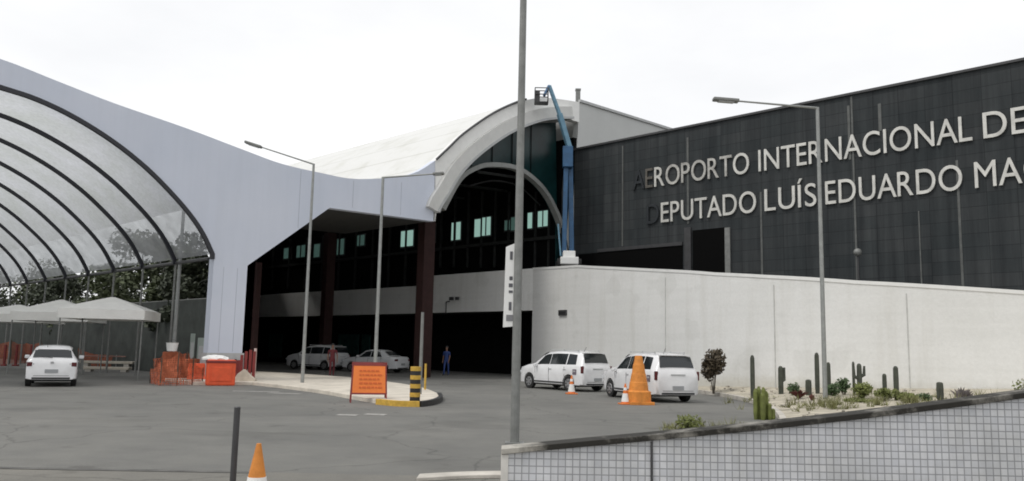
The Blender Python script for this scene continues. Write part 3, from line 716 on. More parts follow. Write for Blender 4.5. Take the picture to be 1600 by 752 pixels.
lamp_post('pale lamp post beside the orange netting, left of the canopy leg', (268, 592), (283, 300), .10, .07, m='gal')
# narrow banner on the main pole
b = mainlamp.location.copy()
sg = thing('pole_banner', 'narrow white banner sign strapped to the left of the nearest lamp post', 'sign', (b.x, b.y, 0))
def atb(px, py): p = dep(px, py, b.y); return p.x - b.x, p.z
x0, za = atb(789, 386); x1, zb_ = atb(804, 512)
bm = NB(); prism(bm, [(x0 - .005, 0, zb_), (x1, 0, zb_ + .02), (x1 - .0, 0, za + .08), (x0 + .02, 0, za)], (0, .04, 0)); mesh_obj('panel', bm, M['white_paint'], sg, bevel=.004)
bm = NB()
for i, (ya, yb, xa, xb) in enumerate(((393, 406, 797, 801), (432, 438, 796, 801), (443, 449, 795, 801), (454, 458, 795, 801), (472, 485, 795, 799))):
    xa_, z_a = atb(xa, ya); xb_, z_b = atb(xb, yb); box(bm, ((xa_ + xb_) / 2, -.004, (z_a + z_b) / 2), (xb_ - xa_, .006, z_a - z_b))
mesh_obj('lettering', bm, mat('grey_print', (.10, .10, .11), .7, var=.3), sg)
bm = NB(); xa_, z_a = atb(791, 492); xb_, z_b = atb(802, 502); box(bm, ((xa_ + xb_) / 2, -.004, (z_a + z_b) / 2), (xb_ - xa_, .006, z_a - z_b)); mesh_obj('logo_strip', bm, mat('grey_logo', (.22, .22, .23), .7, var=.3), sg)
bm = NB()
for yy in (400, 500):
    _, z = atb(800, yy); box(bm, (x1 + .05, .02, z), (.14, .05, .05))
mesh_obj('bracket', bm, M['dgrey'], sg)
# globe lamp by the dark wall
p = DW(1360, 396) + Vector((-Q, -Q, 0)) * 1.5
o = thing('globe_lamp', 'round grey globe lamp on a short stem against the slate wall', 'lamp', (p.x, p.y, p.z - 1.6))
bm = NB(); tube(bm, (0, 0, -.5), (0, 0, 1.3), .045); mesh_obj('stem', bm, M['dgrey'], o)
bm = NB(); bmesh.ops.create_uvsphere(bm, u_segments=16, v_segments=10, radius=.19, matrix=Matrix.Translation((0, 0, 1.5))); mesh_obj('globe', bm, M['gald'], o, smooth=True)
# leaning stake beside lamp
a = gp(1314, 612); tz = dep(1305, 498, a.y)
bm = NB(); tube(bm, (0, 0, 0), (tz.x - a.x, 0, tz.z), .045, .04, 8); o = mesh_obj('leaning_pole', bm, mat('pale_stake', (.38, .39, .37), .7, var=.15)); o.location = a
tag(o, 'thin pale pole leaning by the ramp wall just right of the lamp post', 'pole')
# roof antenna / chimney
s, z = onF(905, 163); bm = NB(); box(bm, (0, 0, .35), (.3, .3, .9)); box(bm, (0, 0, .84), (.36, .36, .1)); o = mesh_obj('roof_vent_stack', bm, M['gald']); o.location = SU(s + .1, .2, z + .2)
tag(o, 'small dark vent stack standing on the pale terminal roof', 'vent stack')

# ------------------------------------------------------------------ blue boom lift on the raised road
lb = dep(888, 410, W0.y - .2); zdeck = lb.z - .45
lift = thing('boom_lift', 'blue articulated boom lift reaching from the ramp to the roof crest', 'boom lift', (lb.x, lb.y, zdeck))
def atl(px, py, dy=0): p = dep(px, py, lb.y + dy); return Vector((p.x - lb.x, dy, p.z - zdeck))
bm = NB(); box(bm, (0, 0, .45), (1.1, 2.2, .45)); box(bm, (.0, .0, .85), (.75, 1.6, .45)); mesh_obj('chassis', bm, M['white_paint'], lift, bevel=.05)
for sx in (-1, 1):
    for sy in (-1, 1):
        bm = NB(); tube(bm, (sx * .5, sy * .75, .3), (sx * .72, sy * .75, .3), .3, seg=16); mesh_obj('wheel', bm, M['tyre'], lift)
def bar(a, b_, wd, m, name, parent=lift):
    a, b_ = Vector(a), Vector(b_); d = b_ - a; bm = NB(); rot = d.to_track_quat('Z', 'Y').to_matrix().to_4x4()
    box(bm, (a + b_) / 2, (wd, wd, d.length), rot=rot); return mesh_obj(name, bm, m, parent, bevel=.02)
bar(atl(881, 405), atl(885, 232), .28, M['blue'], 'lower_boom'); bar(atl(893, 405, .3), atl(891, 232, .3), .30, M['blue'], 'lower_boom')
bar(atl(876, 400, -.3), atl(872, 350, -.3), .10, M['lblue'], 'cylinder')
bar(atl(887, 262, -.1), atl(887, 230, -.1), .62, M['blue'], 'knuckle')
bar(atl(891, 236, .15), atl(874, 178, -.1), .30, M['lblue'], 'upper_boom'); bar(atl(874, 178, -.1), atl(858, 134, -.4), .20, M['lblue'], 'telescopic_boom')
bar(atl(858, 134, -.4), atl(850, 150, -.9), .14, M['blue'], 'jib')
bm = NB(); c0 = atl(846, 152, -1.0)
for sx in (-.4, .4):
    for sy in (-.3, .3): tube(bm, c0 + Vector((sx, sy, -.4)), c0 + Vector((sx, sy, .5)), .03, seg=6)
for z in (-.38, .1, .5):
    for a_, b_ in (((-.4, -.3), (.4, -.3)), ((.4, -.3), (.4, .3)), ((.4, .3), (-.4, .3)), ((-.4, .3), (-.4, -.3))): tube(bm, c0 + Vector((*a_, z)), c0 + Vector((*b_, z)), .03, seg=6)
box(bm, c0 + Vector((0, 0, -.4)), (.8, .6, .06)); box(bm, c0 + Vector((-.25, 0, .0)), (.3, .5, .7)); mesh_obj('basket', bm, M['dgrey'], lift)
bm = NB(); pth = [atl(x, y, .5) for x, y in ((884, 232), (879, 300), (882, 360), (890, 404))]
for i in range(3): tube(bm, pth[i], pth[i + 1], .04, seg=6)
mesh_obj('hose', bm, M['plast'], lift)

# ------------------------------------------------------------------ cars
def lerp(a, b, t): return a + (b - a) * t
def car(kind, label, loc, rz, paint, group='white cars parked or driving outside the terminal'):
    # station: x, half width, belt z, roof z, roof half width
    if kind == 'mpv':
        L2, Wd, wb, rr = 2.17, .865, (1.33, -1.29), .315
        ST = [(2.17, .55, .72, .74, .45), (2.10, .72, .82, .86, .55), (1.95, .80, .90, .95, .60), (1.6, .845, .97, 1.03, .66), (1.25, .86, 1.02, 1.08, .68), (1.05, .865, 1.03, 1.14, .66), (.55, .865, 1.03, 1.50, .60), (.25, .865, 1.03, 1.61, .60), (-.4, .865, 1.04, 1.66, .61), (-1.2, .865, 1.05, 1.65, .60), (-1.75, .855, 1.06, 1.60, .58), (-1.92, .85, 1.06, 1.56, .57), (-2.02, .84, 1.05, 1.33, .62), (-2.10, .82, 1.03, 1.08, .68), (-2.15, .78, .95, 1.0, .66), (-2.17, .72, .80, .84, .60)]
        side = [(.85, .62, -.02, 1), (-.06, -.06, -1.08, 0), (-1.14, -1.14, -1.72, 2)]
    elif kind == 'hatch':
        L2, Wd, wb, rr = 1.95, .83, (1.22, -1.22), .30
        ST = [(1.95, .5, .66, .68, .40), (1.88, .68, .76, .80, .50), (1.6, .79, .85, .90, .58), (1.1, .825, .92, .99, .64), (.85, .83, .93, 1.06, .62), (.2, .83, .93, 1.42, .55), (-.3, .83, .94, 1.47, .56), (-1.1, .825, .96, 1.44, .55), (-1.5, .82, .97, 1.37, .53), (-1.62, .815, .97, 1.32, .53), (-1.84, .80, .96, 1.0, .64), (-1.91, .78, .90, .93, .62), (-1.95, .73, .74, .78, .58)]
        side = [(.7, .45, -.25, 1), (-.3, -.3, -1.15, 0), (-1.2, -1.2, -1.5, 2)]
    else:
        L2, Wd, wb, rr = 2.17, .84, (1.30, -1.25), .30
        ST = [(2.17, .5, .64, .66, .40), (2.08, .70, .76, .80, .52), (1.7, .80, .86, .91, .58), (1.15, .835, .92, .98, .64), (.95, .84, .93, 1.02, .62), (.35, .84, .93, 1.40, .55), (-.1, .84, .94, 1.46, .56), (-.8, .84, .96, 1.44, .55), (-1.1, .835, .97, 1.36, .54), (-1.55, .83, .98, 1.08, .60), (-1.7, .825, .98, 1.04, .64), (-2.05, .80, .98, 1.03, .64), (-2.14, .77, .90, .93, .60), (-2.17, .72, .74, .78, .58)]
        side = [(.75, .5, -.15, 1), (-.2, -.2, -.95, 0)]
    ST = ST[::-1]; xs = [s[0] for s in ST]
    def at(x):
        for a, b_ in zip(ST, ST[1:]):
            if a[0] <= x <= b_[0]:
                t = (x - a[0]) / (b_[0] - a[0]); return [lerp(p, q, t) for p, q in zip(a, b_)]
        return list(ST[0] if x < xs[0] else ST[-1])
    ext = set(xs)
    for c in wb:
        for k_ in range(13): ext.add(round(c + (rr + .06) * math.cos(math.pi * k_ / 12), 4))
    ext = sorted(e_ for e_ in ext)
    def zbot(x):
        zz = .24
        for c in wb:
            q = (rr + .06) ** 2 - (x - c) ** 2
            if q > 1e-6: zz = max(zz, rr - .02 + math.sqrt(q))
        if x > L2 - .2 or x < -L2 + .2: zz = max(zz, .27)
        return zz
    root = thing('parked_car', label, 'car', loc, rz, group)
    bm = NB(); rings = []
    for x in ext:
        _, w_, zb, zr, wr = at(x); z0 = min(zbot(x), zb - .12); zm = lerp(z0, zb, .45)
        zt_ = zr; rail = zb + (zr - zb) * .86
        half = [(0, z0), (w_ * .90, z0), (w_ * .985, z0 + .03), (w_, zm), (w_ * .985, zb - .04), (w_ * .955, zb), (lerp(w_ * .955, wr, .86), rail), (wr * .88, zt_ - .015 * min(1, (zr - zb) * 4)), (wr * .5, zt_ + .008), (0, zt_ + .015)]
        pts = [(x, y, z) for y, z in half] + [(x, -y, z) for y, z in half[-2:0:-1]]
        rings.append([bm.verts.new(p) for p in pts])
    n = len(rings[0])
    for a, b_ in zip(rings, rings[1:]):
        for i in range(n): bm.faces.new((a[i], a[(i + 1) % n], b_[(i + 1) % n], b_[i]))
    bm.faces.new(rings[0]); bm.faces.new(rings[-1][::-1])
    body = mesh_obj('body', bm, paint, root, smooth=True)
    es = body.modifiers.new('es', 'EDGE_SPLIT'); es.split_angle = R(38)
    # surface sampler on the glasshouse
    def sp(x, t, sg_, off=.006):
        _, w_, zb, zr, wr = at(x); y = lerp(w_ * .955, wr, .86 * t); z = zb + (zr - zb) * .86 * t
        nn = Vector((0, (zr - zb), (w_ * .955 - wr))).normalized() if zr - zb > .05 else Vector((0, 0, 1))
        return Vector((x, sg_ * (y + nn.y * off), z + nn.z * off))
    for sg_ in (-1, 1):
        for xa, xa2, xb, kx in side:
            bm = NB(); NX = 8
            for i in range(NX):
                q = []
                for (ii, tt) in ((i, .08), (i + 1, .08), (i + 1, .93), (i, .93)):
                    f0 = ii / NX; lo_, hi_ = (xa, xb)
                    if kx == 1: lo_ = lerp(xa, xa - (.55 if kind != 'mpv' else .42), tt)
                    if kx == 2: hi_ = lerp(xb, xb + .10, tt)
                    if kind == 'sedan' and kx == 0: hi_ = lerp(xb - .15, xb + .2, tt)
                    q.append(bm.verts.new(sp(lerp(lo_, hi_, f0), tt, sg_)))
                bm.faces.new(q)
            mesh_obj('side_window', bm, M['cglass'], root)
    def endglass(xa, xb, name, m, ya=.86, zoff=.006):
        bm = NB(); NX = 6; xs_ = [lerp(xa, xb, i / NX) for i in range(NX + 1)]; G = []
        for x in xs_:
            _, w_, zb, zr, wr = at(x); ww = lerp(wr, w_ * .93, .25) * ya
            G.append([bm.verts.new((x + (.012 if xa > 0 else -.012), y * ww, zr + .012 + (.015 if abs(y) < .6 else 0))) for y in (-1, -.5, 0, .5, 1)])
        for a, b_ in zip(G, G[1:]):
            for i in range(4): bm.faces.new((a[i], a[i + 1], b_[i + 1], b_[i]))
        return mesh_obj(name, bm, m, root)
    if kind == 'mpv': endglass(-1.935, -2.075, 'rear_window', M['cglass'], .95); endglass(.98, .36, 'windscreen', M['cglass'])
    elif kind == 'hatch': endglass(-1.64, -1.82, 'rear_window', M['cglass'], .95); endglass(.80, .28, 'windscreen', M['cglass'])
    else: endglass(-1.14, -1.52, 'rear_window', M['cglass'], .95); endglass(.90, .42, 'windscreen', M['cglass'])
    rearx = -L2
    # bumper trims, plate, lamps
    bm = NB(); box(bm, (rearx + .07, 0, .31), (.15, Wd * 1.5, .10)); mesh_obj('rear_bumper_trim', bm, M['plast'], root, bevel=.03)
    bm = NB(); box(bm, (L2 - .05, 0, .36), (.14, Wd * 1.3, .2)); mesh_obj('front_grille', bm, M['plast'], root, bevel=.03)
    bm = NB(); box(bm, (rearx - .012, 0, .56 if kind != 'mpv' else .50), (.02, .42, .13)); mesh_obj('number_plate', bm, M['plate'], root)
    bm = NB(); box(bm, (0, 0, .27), (L2 * 1.6, Wd * 1.5, .16)); mesh_obj('underbody', bm, M['plast'], root)
    for sg_ in (-1, 1):
        bm = NB()
        if kind == 'mpv': box(bm, (rearx + .085, sg_ * (Wd - .075), .90), (.13, .09, .30)); 
        elif kind == 'hatch': box(bm, (rearx + .055, sg_ * (Wd - .13), .80), (.13, .17, .15))
        else: box(bm, (rearx + .06, sg_ * (Wd - .15), .82), (.14, .22, .13))
        mesh_obj('tail_light', bm, M['tail'], root, bevel=.02)
        bm = NB(); box(bm, (L2 - .14, sg_ * (Wd - .19), .70), (.22, .2, .13)); mesh_obj('headlight', bm, M['head'], root, bevel=.03)
        bm = NB(); box(bm, (.72 if kind != 'mpv' else .78, sg_ * (Wd + .09), 1.02), (.12, .17, .13)); mesh_obj('wing_mirror', bm, paint, root, bevel=.03)
        for xh in (-.0, -.95): 
            bm = NB(); box(bm, (xh - .1, sg_ * (Wd - .002), .88), (.18, .03, .035)); mesh_obj('door_handle', bm, M['lgrey'], root)
        bm = NB(); box(bm, (-.02, sg_ * (Wd * .995), .62), (.016, .016, .62)); box(bm, (.92, sg_ * (Wd * .985), .70), (.016, .02, .5)); box(bm, (-1.02, sg_ * (Wd * .985), .80), (.016, .016, .40)); box(bm, (0, sg_ * (Wd * .99), .34), (2.0, .03, .06))
        mesh_obj('door_trim', bm, M['dgrey'], root)
        for c in wb:
            bm = NB(); tube(bm, (c, sg_ * (Wd - .20), rr), (c, sg_ * (Wd - .015), rr), rr, rr, 22); wh = mesh_obj('wheel', bm, M['tyre'], root, bevel=.02)
            bm = NB(); tube(bm, (c, sg_ * (Wd - .04), rr), (c, sg_ * (Wd - .005), rr), rr * .66, rr * .6, 18); mesh_obj('rim', bm, M['rim'], wh)
            bm = NB()
            for q_ in range(6):
                an = q_ * math.pi / 3; box(bm, (c + math.cos(an) * rr * .40, sg_ * (Wd - .002), rr + math.sin(an) * rr * .40), (rr * .26, .012, rr * .13), rot=Matrix.Rotation(-an, 4, 'Y'))
            mesh_obj('rim_slot', bm, M['plast'], wh)
            bm = NB(); tube(bm, (c, sg_ * (Wd - .03), rr), (c, sg_ * (Wd - .33), rr), rr + .055, rr + .055, 20); mesh_obj('wheel_arch_liner', bm, M['plast'], root) if False else bm.free()
    if kind == 'mpv':
        bm = NB()
        for sg_ in (-1, 1): tube(bm, (.2, sg_ * .56, 1.68), (-1.6, sg_ * .56, 1.67), .014, seg=6); box(bm, (.2, sg_ * .56, 1.67), (.06, .03, .06)); box(bm, (-1.6, sg_ * .56, 1.66), (.06, .03, .08)); box(bm, (-.7, sg_ * .56, 1.68), (.06, .03, .06))
        mesh_obj('roof_rail', bm, M['lgrey'], root)
        bm = NB(); box(bm, (rearx - .0, 0, .93), (.02, .55, .05)); mesh_obj('tailgate_trim', bm, M['lgrey'], root)
        bm = NB(); box(bm, (-1.90, 0, 1.585), (.20, 1.12, .035)); mesh_obj('spoiler', bm, paint, root, bevel=.01)
        for sg_ in (-1, 1):
            bm = NB(); box(bm, (-1.68, sg_ * (Wd - .003), .80), (.22, .012, .22)); box(bm, (-1.68, sg_ * (Wd + .004), .83), (.14, .008, .05), mi=1)
            mesh_obj('door_emblem', bm, [mat('dark_emblem', (.16, .13, .16), .5), M['lgrey']], root)
    if kind != 'sedan':
        bm = NB(); box(bm, (rearx - .004, 0, .40), (.012, Wd * 1.35, .012)); 
        for sg_ in (-1, 1): box(bm, (rearx + .012, sg_ * Wd * .69, .62), (.02, .012, .44))
        mesh_obj('tailgate_seam', bm, M['dgrey'], root)
        bm = NB(); xw = -1.99 if kind == 'mpv' else -1.80; tube(bm, (xw - .09, .0, 1.10 if kind == 'mpv' else 1.03), (xw - .045, .34, 1.17 if kind == 'mpv' else 1.08), .012, seg=5); mesh_obj('rear_wiper', bm, M['plast'], root)
        bm = NB(); zt0 = 1.60 if kind == 'mpv' else 1.40; tube(bm, (-1.5, .2, zt0), (-1.68, .2, zt0 + .22), .008, seg=4); mesh_obj('aerial', bm, M['plast'], root)
    if kind == 'hatch':
        bm = NB(); box(bm, (rearx - .008, 0, .865), (.02, .10, .07)); mesh_obj('badge', bm, M['rim'], root)
        bm = NB(); box(bm, (-1.60, 0, 1.335), (.12, 1.0, .03)); mesh_obj('spoiler', bm, paint, root, bevel=.01)
    return root
def heading(az): return R(90 + az)            # az degrees to the left of +Y
p = gp(80, 592); p = Vector((p.x, p.y, 0))
hp = gp(80, 605) + Vector((-.47, .88, 0)) * 1.95
car('hatch', 'white hatchback seen from behind, driving away on the road at the left', (hp.x, hp.y, 0), heading(27), M['paint'])
def put_mpv(fw_px, rw_px, az, label, kind='mpv', paint='paint', L_=None):
    # positioned by its near rear wheel's contact with the ground
    a = gp(*rw_px); h = Vector((-math.sin(R(az)), math.cos(R(az)), 0)); side_ = Vector((h.y, -h.x, 0))
    # near side is the left side of the car: its centre lies to the right of that wheel
    c = a + h * 1.29 + side_ * .80
    car(kind, label, (c.x, c.y, 0), heading(az), M[paint])
for nm, f, r_ in (('a', (821, 606), (892, 613)), ('b', (952, 619.5), (1017, 629)), ('c', (451, 576), (508, 583)), ('d', (536, 583), (598, 589))):
    x, y = gp(*f), gp(*r_); dlt = x - y; print('car', nm, dlt.length, math.degrees(math.atan2(-dlt.x, dlt.y)))
put_mpv(None, (889, 611.5), 37, 'white people carrier parked in front of the other one, beside the white wall')
put_mpv(None, (1007, 627.5), 19, 'white people carrier seen from behind with the big amber cone beside it')
put_mpv(None, (506, 579), 62, 'greyish white people carrier in the shade behind the lamp post', paint='dpaint')
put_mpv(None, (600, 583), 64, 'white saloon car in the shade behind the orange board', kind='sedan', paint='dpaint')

# ------------------------------------------------------------------ cones, bollards, barriers
def cone(label, loc, h, m1, m2, basew, big=False):
    o = thing('traffic_cone', label, 'traffic cone', loc, R(12), 'traffic cones on the asphalt')
    bm = NB(); box(bm, (0, 0, h * .03), (basew, basew, h * .06)); mesh_obj('base', bm, m1 if big else M['orange'], o, bevel=.01)
    bm = NB(); r0, r1 = basew * .36, h * .035
    K = [0, .12, .3, .45, .62, .8, 1.0]
    if big: prof = [(basew * .5, h * .05), (basew * .5, h * .26), (basew * .40, h * .29), (basew * .36, h * .45), (basew * .345, h * .46), (basew * .29, h * .62), (basew * .275, h * .63), (basew * .22, h * .82), (basew * .205, h * .83), (basew * .14, h)]
    else: prof = [(lerp(r0, r1, t), h * (.055 + .945 * t)) for t in K]
    lathe(bm, prof, seg=18); mesh_obj('body', bm, m1, o)
    if not big:
        for ta, tb in ((.12, .42), (.60, .78)) if m2 is not M['white_paint'] else ((.08, .5), (.66, .8)):
            bm = NB(); lathe(bm, [(lerp(r0, r1, ta) + .004, h * (.055 + .945 * ta)), (lerp(r0, r1, tb) + .004, h * (.055 + .945 * tb))], seg=18); mesh_obj('reflective_band', bm, m2, o)
    return o
g1 = gp(400, 772); zt_ = dep(401, 693, g1.y).z
bm = NB(); nc = thing('traffic_cone', 'amber cone with a white band on the near pavement beside the black post', 'traffic cone', g1, 0, 'traffic cones on the asphalt')
h = zt_; lathe(bm, [(.13, .03), (.026, h)], seg=20); mesh_obj('body', bm, M['conebig'], nc, smooth=False)
bm = NB(); box(bm, (0, 0, .02), (.34, .34, .04)); mesh_obj('base', bm, M['conebig'], nc, bevel=.01)
zb1 = dep(401, 745, g1.y).z; zb0 = zb1 - .14; rr_ = lambda z: lerp(.13, .026, (z - .03) / (h - .03)) + .004
bm = NB(); lathe(bm, [(rr_(zb0), zb0), (rr_(zb1), zb1)], seg=20); mesh_obj('reflective_band', bm, M['white_paint'], nc)
g = gp(1000, 633); cone('big amber cone on a wide skirt beside the rear people carrier', g + Vector((0, .3, 0)), hgt(1000, 556, g), M['conebig'], None, .80, True)
g = gp(893, 613) + Vector((0, -.6, 0)); cone('small pale cone by the rear wheel of the front people carrier', gp(893, 616), .72, M['orange'], M['white_paint'], .40)
cone('small pale cone just left of the big amber cone', gp(977, 632), .66, M['orange'], M['white_paint'], .38)
# black steel post on the near pavement
g = gp(363, 765); bm = NB(); t = dep(368, 637, g.y); tube(bm, (0, 0, 0), (0, 0, t.z), .036, .036, 14); tube(bm, (0, 0, t.z), (0, 0, t.z + .012), .04, .03, 14)
o = thing('steel_post', 'black steel post on the near pavement', 'post', g); mesh_obj('shaft', bm, M['dgrey'], o)
bm = NB(); box(bm, (0, 0, .01), (.16, .16, .02)); mesh_obj('base_plate', bm, M['dgrey'], o)
# striped bollard with a pipe rising from it
g = gp(648, 627, .13); o = thing('striped_bollard', 'yellow and black striped bollard on the tip of the traffic island', 'bollard', g)
h = hgt(648, 573, g) - .13; bm = NB(); nb = 8; prof = []; mis = []
for i in range(nb):
    prof += [(.155 if i % 2 else .15, h * i / nb), (.155 if i % 2 else .15, h * (i + 1) / nb)]; mis += [i % 2, i % 2]
lathe(bm, prof, seg=16, mis=mis); mesh_obj('barrel', bm, [M['blackp'], M['yellow']], o)
g2 = gp(656, 616, .13); bm = NB(); tube(bm, (0, 0, 0), (0, 0, dep(656, 488, g2.y).z - .13), .06, .05, 10); q = mesh_obj('sign_pole', bm, M['gald']); q.location = g2; tag(q, 'plain grey pole rising just behind the striped bollard', 'pole')
g2 = gp(664, 609, .13); bm = NB(); tube(bm, (0, 0, 0), (0, 0, .95), .04, .04, 8); q = mesh_obj('short_post', bm, M['yellow']); q.location = g2; tag(q, 'thin short yellowish post right of the striped bollard', 'post')
# orange A-board
bl, brr = gp(547, 630), gp(604, 630); cxy = (bl + brr) / 2
o = thing('warning_board', 'orange roadworks A-board standing on the asphalt by the island kerb', 'sign', cxy, math.atan2((brr - bl).y, (brr - bl).x) + R(-6))
wB = (brr - bl).length * .97; hB = hgt(575, 566, cxy)
tilt_ = Matrix.Rotation(R(-12), 4, 'X')
def board(pt): return tilt_ @ Vector(pt)
bm = NB(); z0 = .27
prism(bm, [board(p) for p in ((-wB / 2, 0, z0), (wB / 2, 0, z0), (wB / 2 * .93, 0, hB), (-wB / 2 * .93, 0, hB))], (0, .03, 0)); mesh_obj('panel', bm, mat('orange_board', (.80, .20, .03), .5, var=.08, vs=3), o)
bm = NB()
for sx in (-1, 1):
    prism(bm, [board((sx * wB / 2 - .02, -.006, 0)), board((sx * wB / 2 + .02, -.006, 0)), board((sx * wB / 2 * .93 + .02, -.006, hB)), board((sx * wB / 2 * .93 - .02, -.006, hB))], (0, .04, 0))
prism(bm, [board((-wB / 2, -.008, hB - .09)), board((wB / 2, -.008, hB - .09)), board((wB / 2, -.008, hB + .02)), board((-wB / 2, -.008, hB + .02))], (0, .04, 0))
prism(bm, [board((-wB / 2, -.008, z0 - .02)), board((wB / 2, -.008, z0 - .02)), board((wB / 2, -.008, z0 + .03)), board((-wB / 2, -.008, z0 + .03))], (0, .04, 0))
mesh_obj('frame', bm, M['red'], o)
bm = NB()
yT = hB * math.sin(R(12)) * 2
for sx in (-1, 1):
    a_ = board((sx * wB / 2 * .93, 0, hB)); tube(bm, a_, (sx * wB / 2, yT + .1, 0), .025, seg=6)
a_, b_ = board((wB / 2 * .93, .01, hB)), board((wB / 2, .01, z0)); prism(bm, [a_, b_, (wB / 2 + .02, yT - .0, z0), (wB / 2 * .93, board((0, 0, hB)).y + .06, hB)], (.02, 0, 0))
mesh_obj('rear_stay', bm, M['red'], o)
bm = NB(); random.seed(3)
for r_ in range(5):
    z = hB - .24 - r_ * .125; x = -wB * .28
    while x < wB * .26:
        l_ = random.uniform(.05, .13); a_ = board((x + l_ / 2, -.012, z)); box(bm, a_, (l_, .008, .045), rot=tilt_); x += l_ + .035
mesh_obj('lettering', bm, mat('dark_orange_print', (.62, .12, .02), .6), o)
# water-filled barriers
def barrier(label, loc, rz, wd, h, m, group=None, top=None):
    o = thing('plastic_barrier', label, 'barrier', loc, rz, group)
    P = [(-.27, 0), (.27, 0), (.25, h * .16), (.13, h * .42), (.11, h), (-.11, h), (-.13, h * .42), (-.25, h * .16)]
    bm = NB(); prism(bm, [(-wd / 2, y, z) for y, z in P], (wd, 0, 0)); mesh_obj('shell', bm, m, o, bevel=.03)
    bm = NB()
    for i in (-1, 0, 1): box(bm, (i * wd * .3, -.125, h * .72), (wd * .16, .03, h * .36))
    mesh_obj('panel_rib', bm, m, o, bevel=.01)
    bm = NB(); tube(bm, (0, 0, h), (0, 0, h + .04), .05); mesh_obj('filler_cap', bm, M['plast'], o)
    return o
GB = 'plastic barriers beside the canopy leg'
barrier('faded orange barrier behind the netting, below the pale lamp post', gp(265, 595), R(8), .7, 1.25, M['rust'], GB)
barrier('orange barrier leaning behind the right side of the netting', gp(300, 594), R(-25), 1.1, .95, M['rust'], GB)
barrier('dark red barrier squeezed between the red box and the concrete block', gp(366, 597), R(-10), .5, .95, M['red'], GB)
barrier('orange barrier filling the gap between the netting and the red box', gp(308, 597), R(12), .8, .8, M['redor'], GB)
# bright red-orange crate-like barrier
a_, b_ = gp(316, 603), gp(361, 603); c_ = (a_ + b_) / 2 + Vector((0, .35, 0)); h = hgt(338, 562, c_)
o = thing('orange_barrier_box', 'bright red orange box barrier with a white sheet on top, before the canopy leg', 'barrier', c_, math.atan2((b_ - a_).y, (b_ - a_).x))
wd = (b_ - a_).length
bm = NB(); box(bm, (0, 0, h / 2), (wd, .6, h)); mesh_obj('shell', bm, M['redor'], o, bevel=.05)
bm = NB(); box(bm, (0, -.31, h * .45), (wd * .72, .03, h * .55)); mesh_obj('front_panel', bm, M['redor'], o, bevel=.02)
bm = NB(); box(bm, (0, -.01, h - .08), (wd * 1.04, .64, .10)); mesh_obj('lid', bm, M['red'], o, bevel=.02)
o2 = thing('folded_sheet', 'crumpled white sheet lying on the red orange box', 'sheet', c_ + Vector((-.25, 0, h)))
bm = NB(); bmesh.ops.create_icosphere(bm, subdivisions=3, radius=.5)
random.seed(5)
for v_ in bm.verts:
    v_.co = Vector((v_.co.x * 1.1, v_.co.y * .55, max(v_.co.z * .34, -.02))) + Vector((random.uniform(-.03, .03), random.uniform(-.03, .03), random.uniform(0, .03)))
mesh_obj('cloth', bm, M['white_paint'], o2)
# orange safety netting bunched on stakes
def net_mat():
    m = mat('orange_safety_net', (.46, .12, .055), .8, var=.45, vs=3); N, L, b = nodes(m)
    tc = N.new('ShaderNodeTexCoord').outputs['UV']; ck = N.new('ShaderNodeTexBrick'); ck.offset = 0; ck.inputs['Scale'].default_value = 1
    ck.inputs['Brick Width'].default_value = .07; ck.inputs['Row Height'].default_value = .07; ck.inputs['Mortar Size'].default_value = .013
    L.new(tc, ck.inputs['Vector']); t = N.new('ShaderNodeBsdfTransparent'); x = N.new('ShaderNodeMixShader')
    L.new(ck.outputs['Fac'], x.inputs[0]); L.new(t.outputs[0], x.inputs[1]); L.new(b.outputs[0], x.inputs[2]); L.new(x.outputs[0], N['Material Output'].inputs[0]); return m
NET = net_mat()
def netting(label, P, hs, amp=.12, group=None):
    o = thing('safety_netting', label, 'netting', P[0], group=group)
    bm = NB(); uvl = bm.loops.layers.uv.new('UVMap'); NX, NZ = 40, 8; G = []; O = Vector(P[0])
    Lt = [0]
    for a, b_ in zip(P, P[1:]): Lt.append(Lt[-1] + (Vector(b_) - Vector(a)).length)
    for i in range(NX + 1):
        d = Lt[-1] * i / NX; k_ = max(j for j in range(len(P)) if Lt[j] <= d + 1e-6); k_ = min(k_, len(P) - 2); t = (d - Lt[k_]) / (Lt[k_ + 1] - Lt[k_])
        p = Vector(P[k_]).lerp(Vector(P[k_ + 1]), t) - O; hh = lerp(hs[k_], hs[k_ + 1], t) - .12 * math.sin(math.pi * t)
        G.append([(bm.verts.new((p.x + random.uniform(-.5, .5) * amp * .4, p.y + math.sin(i * .9 + j * .5) * amp * (1 - j / NZ * .5), .02 + hh * j / NZ)), d, hh * j / NZ) for j in range(NZ + 1)])
    for a, b_ in zip(G, G[1:]):
        for j in range(NZ):
            q = (a[j], b_[j], b_[j + 1], a[j + 1]); f = bm.faces.new([v[0] for v in q])
            for l, v in zip(f.loops, q): l[uvl].uv = (v[1], v[2])
    me = bpy.data.meshes.new('net'); bm.to_mesh(me); bm.free(); me.materials.append(NET); n_ = bpy.data.objects.new('net', me); COL.objects.link(n_); n_.parent = o
    for p, hh in zip(P, hs):
        bm = NB(); q = Vector(p) - O; tube(bm, q, q + Vector((0, 0, hh + .08)), .022, seg=6); mesh_obj('stake', bm, M['wood'], o)
    return o
random.seed(11)
netting('bunched orange safety netting on stakes left of the red box', [gp(234, 599), gp(250, 603), gp(276, 603), gp(300, 602), gp(316, 601)], [.55, 1.0, 1.25, 1.05, .6], .16)
netting('second layer of faded orange netting behind the bunched netting', [gp(238, 594), gp(265, 595), gp(290, 595), gp(312, 594)], [.9, 1.4, 1.2, .6], .2)
g = gp(265, 596); o = thing('bucket', 'white bucket perched on the barrier in the orange netting', 'bucket', (g.x, g.y, 1.0)); z = hgt(265, 556, g) 
o.location.z = 1.29
